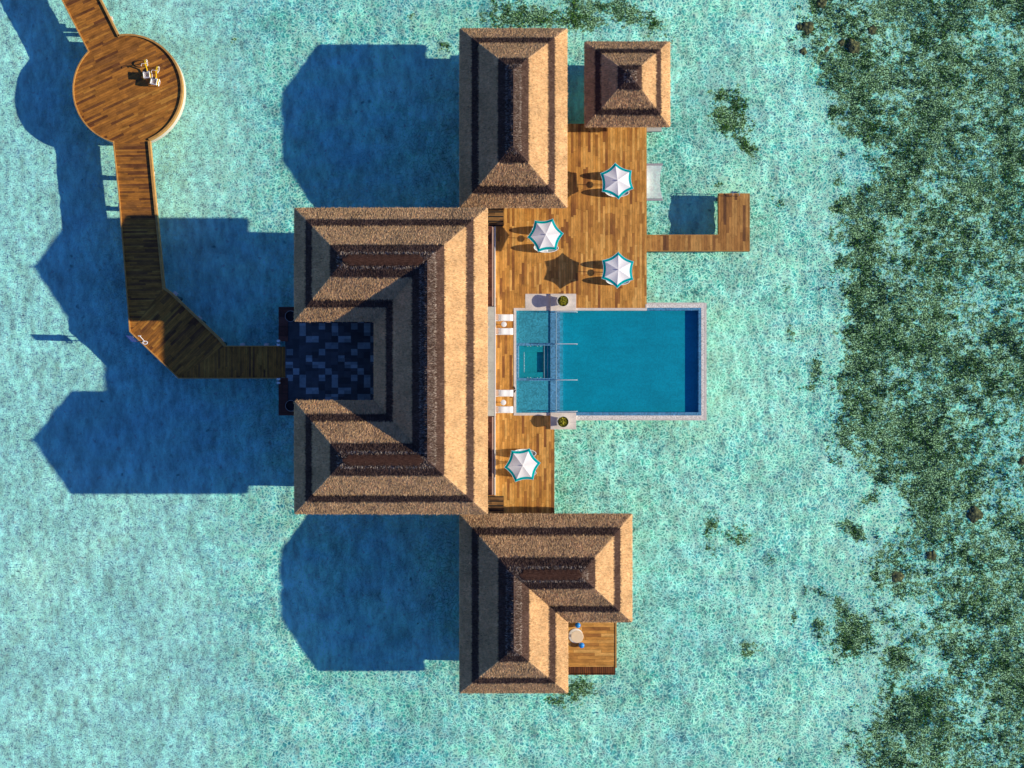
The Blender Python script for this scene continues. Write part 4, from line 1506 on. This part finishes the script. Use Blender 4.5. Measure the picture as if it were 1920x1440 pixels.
qd[:, 3] = np.stack([x + ux * ln * .5 + uy * wd, y + uy * ln * .5 - ux * wd, zz + uz * ln * .5], -1)
np_mesh('foliage', qd.reshape(-1, 3), np.arange(n * 4).reshape(-1, 4), M['leaf'], ps, {'r': np.repeat(np.clip(RNG.random(n) * .6 + (zz - .74) * 1.1, 0, 1), 4)})
ps.location = W(1055, 565.5, .22)
p2 = copy_tree(ps)
p2.location = W(1055, 790.5, .22)
p2.rotation_euler = (0, 0, 1.9)
p2['label'] = 'yellow green shrub in a round pale pot on the lower pool plinth'


# ------------------------------------------------------------------ parasols
def make_parasol():
    t = thing('parasol', '', 'parasol', group='white and teal parasols on the pool deck')
    Rr, zt, drop = 1.69, 2.75, .38
    nseg = 8

    def ptf(k, s, tt):
        """rib sector k, s in 0..1 across, tt radial 0..1"""
        a0, a1 = math.radians(60 * k), math.radians(60 * k + 60)
        A = Vector((math.cos(a0), math.sin(a0), 0)) * Rr
        B = Vector((math.cos(a1), math.sin(a1), 0)) * Rr
        p = A.lerp(B, s)
        bow = 4 * s * (1 - s)
        p = p * (1 - .10 * bow * (.35 + .65 * tt))
        p = p * tt
        z = zt - drop * (tt ** 1.12) - .05 * bow * tt
        return (p.x, p.y, z)
    ts_in = [0.0, .2, .45, .65, .81]
    ts_out = [.81, .9, 1.0]
    for nm, ts, mat in (('canopy', ts_in, M['canvas']), ('border', ts_out, M['teal'])):
        mb = MB()
        for k_ in range(6):
            base = len(mb.v)
            for tt in ts:
                for i in range(nseg + 1):
                    mb.v.append(ptf(k_, i / nseg, max(tt, .004)))
            for j in range(len(ts) - 1):
                for i in range(nseg):
                    q = base + j * (nseg + 1) + i
                    mb.f.append((q, q + nseg + 1, q + nseg + 2, q + 1))
        mb.build(nm, mat, t)
    # pale piping along the hem
    hem = []
    for k_ in range(6):
        for i in range(nseg):
            hem.append(ptf(k_, i / nseg, 1.0))
    MB().tube(hem, .014, 5, True).build('hem', M['canvas'], t, True)
    MB().tube([(0, 0, .05), (0, 0, 2.80)], .028, 10).build('pole', M['white'], t, True)
    MB().lathe([(.03, 2.74), (.06, 2.78), (.05, 2.84), (.01, 2.87)], n=14).build('finial', M['white'], t, True)
    for k_ in range(6):
        p = ptf(k_, 0, .98)
        MB().tube([(0, 0, zt - .10), (p[0] * .5, p[1] * .5, ptf(k_, 0, .5)[2] - .03), (p[0], p[1], p[2] - .03)], .014, 5).build('rib', M['white'], t, True)
    MB().lathe([(.34, 0), (.34, .05), (.10, .08), (.05, .25)], n=24).build('base', M['greytube'], t, True)
    return t


def make_daybed():
    t = thing('oval_lounger', '', 'lounger', group='oval loungers under the parasols')
    L2, W2 = 1.14, .40
    nu, nw = 22, 9

    def zf(x):
        u = (x + L2) / (2 * L2)
        return .36 + .62 * max(0, (.42 - u) / .42) ** 1.3 + .05 * max(0, (u - .8) / .2) ** 2

    def pt(u, w):
        x = -L2 + 2 * L2 * u
        hw = W2 * math.sqrt(max(0, 1 - (x / L2) ** 2))
        z = zf(x) - .05 * (1 - (2 * w - 1) ** 2)
        return (x, hw * (2 * w - 1), z)
    mb = MB()
    us = [.5 - .5 * math.cos(math.pi * (i / nu)) for i in range(nu + 1)]
    for u in us:
        for w in range(nw + 1):
            mb.v.append(pt(u, w / nw))
    for i in range(nu):
        for w in range(nw):
            q = i * (nw + 1) + w
            mb.f.append((q, q + nw + 1, q + nw + 2, q + 1))
    mb.build('sling', M['meshfab'], t, True)
    rim = []
    for i in range(40):
        a_ = 2 * math.pi * i / 40
        x = L2 * math.cos(a_)
        rim.append((x, W2 * math.sin(a_), zf(x)))
    MB().tube(rim, .035, 7, True).build('rim', M['white'], t, True)
    cb = MB()
    for i in range(9):
        u = .27 + .30 * i / 8
        for w in range(7):
            x, y, z_ = pt(u, .08 + .84 * w / 6)
            cb.v.append((x, y, z_ + .07 + .03 * math.sin(math.pi * w / 6)))
    for i in range(8):
        for w in range(6):
            q = i * 7 + w
            cb.f.append((q, q + 7, q + 8, q + 1))
    cu = cb.build('cushion', M['cushion'], t, True)
    md = cu.modifiers.new('thick', 'SOLIDIFY')
    md.thickness = .08
    for (x, y) in ((-.55, -.22), (-.55, .22), (.6, -.24), (.6, .24)):
        MB().tube([(x, y, 0), (x * .96, y * 1.05, zf(x) - .05)], .025, 6).build('leg', M['white'], t, True)
    return t


def make_side_table():
    t = thing('side_table', '', 'side table', group='small round tables under the parasols')
    MB().lathe([(.28, .80), (.31, .81), (.31, .84), (.30, .845)], n=28).build('table_top', M['white'], t, True)
    for s in (-1, 1):
        MB().tube([(0, s * .10, 0), (0, s * .10, .80)], .02, 6).build('leg', M['steel'], t, True)
    MB().lathe([(.2, 0), (.2, .03)], n=20).build('foot', M['steel'], t, True)
    return t


para, bed_, tab_ = make_parasol(), make_daybed(), make_side_table()
SPOTS = [  # canopy px, rot, lounger centres, table
    (1155, 338.5, 35.5, [(1153, 331), (1155.5, 362)], (1141, 347.5), 'nearest the square pavilion, beside the hammock net', 'under the parasol beside the hammock net'),
    (1022, 441.5, 6, [(1020, 433), (1023.5, 466)], (1012, 448.5), 'nearest the upper veranda steps', 'under the parasol nearest the upper veranda steps'),
    (1156.5, 506.5, 28, [(1154, 497), (1157.5, 527)], (1143, 512.5), 'nearest the pool, above its long upper edge', 'under the parasol just above the pool'),
    (978, 871, 7, [(982, 850), (982, 886)], (965, 868), 'alone on the lower deck below the pool', 'under the lone parasol on the lower deck')]
for i, (px, py, rot, chairs, tbl, where, under) in enumerate(SPOTS):
    o = para if i == 0 else copy_tree(para)
    c = W(px, py, 2.6)
    o.location = (c.x, c.y, 0)
    o.rotation_euler = (math.radians((1.5, -1, .5, 2)[i]), math.radians((2.0, 1.2, 2.6, 1.6)[i]), math.radians(rot))
    o['label'] = 'white parasol with a teal border, ' + where
    for j, (a, b) in enumerate(chairs):
        q = bed_ if (i == 0 and j == 0) else copy_tree(bed_)
        q.location = W(a, b)
        q['label'] = ('upper' if j == 0 else 'lower') + ' oval grey lounger with a white rim ' + under
    q = tab_ if i == 0 else copy_tree(tab_)
    q.location = W(*tbl)
    q['label'] = 'small round white table ' + under


# ------------------------------------------------------------------ sun loungers by the pool
def make_sunbed():
    t = thing('sun_lounger', '', 'sun lounger', group='white sun loungers between the ledge and the pool')
    fr = MB()
    for s in (-1, 1):
        fr.bar((-1.05, s * .29, .30), (.86, s * .29, .30), .05, .06)
    for x in (-1.03, 0, .84):
        fr.bar((x, -.26, .30), (x, .26, .30), .05, .05)
    fr.build('frame', M['white'], t)
    prof = [(.86, .36), (.50, .37), (.10, .38), (-.04, .44), (-.26, .40), (-.52, .36)]
    mb = MB()
    for (x, z_) in prof:
        for y_ in (-.30, -.27, .27, .30):
            mb.v.append((x, y_, z_ + (.03 if abs(y_) < .28 else 0)))
    for i in range(len(prof) - 1):
        for j in range(3):
            q = i * 4 + j
            mb.f.append((q, q + 1, q + 5, q + 4))
    o = mb.build('mattress', M['cushion'], t, True)
    md = o.modifiers.new('thick', 'SOLIDIFY')
    md.thickness = .07
    MB().box(-.95, -.54, -.25, .29, .335, .41).build('towel', M['towel'], t, bevel=.03)
    for (x, y_) in ((-.9, -.27), (-.9, .27), (.72, -.27), (.72, .27)):
        MB().box(x - .025, x + .025, y_ - .025, y_ + .025, 0, .27).build('leg', M['white'], t)
    return t


sb = make_sunbed()
tb2 = thing('drinks_table', '', 'side table', group='small round drinks tables between the sun loungers')
MB().lathe([(.20, .44), (.255, .45), (.255, .48), (.24, .49)], n=28).build('table_top', M['white'], tb2, True)
MB().lathe([(.17, 0), (.17, .02), (.05, .05), (.04, .44)], n=18).build('stem', M['white'], tb2, True)
for i, (py, lab) in enumerate(((596, 'uppermost white sun lounger by the pool, just below the upper deck'),
                               (621.8, 'second white sun lounger from the top, level with the upper shallow ledge'),
                               (737.2, 'third white sun lounger from the top, beside dark sandals on the coping'),
                               (768, 'lowest white sun lounger by the pool, level with the lower stone plinth'))):
    q = sb if i == 0 else copy_tree(sb)
    p = W(945, py)
    q.location = (p.x, p.y, 0)
    q['label'] = lab
for i, (px, py, lab) in enumerate(((945, 608.5, 'small round white table between the two upper sun loungers'),
                                   (944, 754.5, 'small round white table between the two lower sun loungers'))):
    q = tb2 if i == 0 else copy_tree(tb2)
    q.location = W(px, py)
    q['label'] = lab
sd = None
for i, (px, py, rz, lab) in enumerate(((964.5, 727.5, .3, 'dark sandal on the pool coping, the upper of the pair'), (965, 733.5, -.5, 'dark sandal on the pool coping, the lower of the pair'))):
    if sd is None:
        sd = thing('sandal', lab, 'sandal', group='pair of dark sandals on the coping')
        MB().prism([(-.05, -.14), (.05, -.14), (.06, .02), (.05, .14), (-.03, .15), (-.06, .05)], 0, .025).build('sole', M['sandal'], sd)
        MB().tube([(-.055, .02, .02), (-.02, .05, .06), (.02, .05, .06), (.055, .02, .02)], .012, 5).build('strap', M['sandal'], sd, True)
        q = sd
    else:
        q = copy_tree(sd)
        q['label'] = lab
    p = W(px, py)
    q.location = (p.x, p.y, .036)
    q.rotation_euler = (0, 0, rz)

# ------------------------------------------------------------------ light, sky, camera
ELEV = math.radians(25.0)
hd = Vector((-1.0, .03)).normalized()
ld_ = bpy.data.lights.new('sun', 'SUN')
ld_.energy = 5.0
ld_.angle = math.radians(.5)
ld_.color = (1.0, .885, .66)
lo = bpy.data.objects.new('sun', ld_)
C.objects.link(lo)
lo.rotation_euler = Vector((hd.x * math.cos(ELEV), hd.y * math.cos(ELEV), -math.sin(ELEV))).to_track_quat('-Z', 'Y').to_euler()
lo.location = (60, 0, 60)

wd = bpy.data.worlds.new('World')
bpy.context.scene.world = wd
wd.use_nodes = True
nt_ = wd.node_tree
bg = nt_.nodes['Background']
sk = nt_.nodes.new('ShaderNodeTexSky')
sk.sky_type = 'NISHITA'
sk.sun_disc = False
sk.sun_elevation = ELEV
sk.sun_rotation = math.radians(91.7)
sk.air_density = 1.0
sk.dust_density = .3
sk.ozone_density = 2.5
mixn = nt_.nodes.new('ShaderNodeMix')
mixn.data_type = 'RGBA'
mixn.blend_type = 'MULTIPLY'
mixn.inputs[0].default_value = 1.0
nt_.links.new(sk.outputs[0], mixn.inputs[6])
mixn.inputs[7].default_value = (.44, .67, 1.20, 1)
nt_.links.new(mixn.outputs[2], bg.inputs[0])
bg.inputs[1].default_value = .094

cam = bpy.data.cameras.new('camera')
cam.sensor_fit = 'HORIZONTAL'
cam.angle = 2 * math.atan(48.0 / D)
cam.clip_end = 6000
co = bpy.data.objects.new('camera', cam)
C.objects.link(co)
co.location = (0, 0, D)
co.rotation_euler = (0, 0, 0)
sc = bpy.context.scene
sc.camera = co
sc.view_settings.view_transform = 'Standard'
sc.view_settings.look = 'None'
sc.view_settings.exposure = 0
sc.view_settings.gamma = 1
sc.render.engine = 'CYCLES'
sc.cycles.transparent_max_bounces = 16
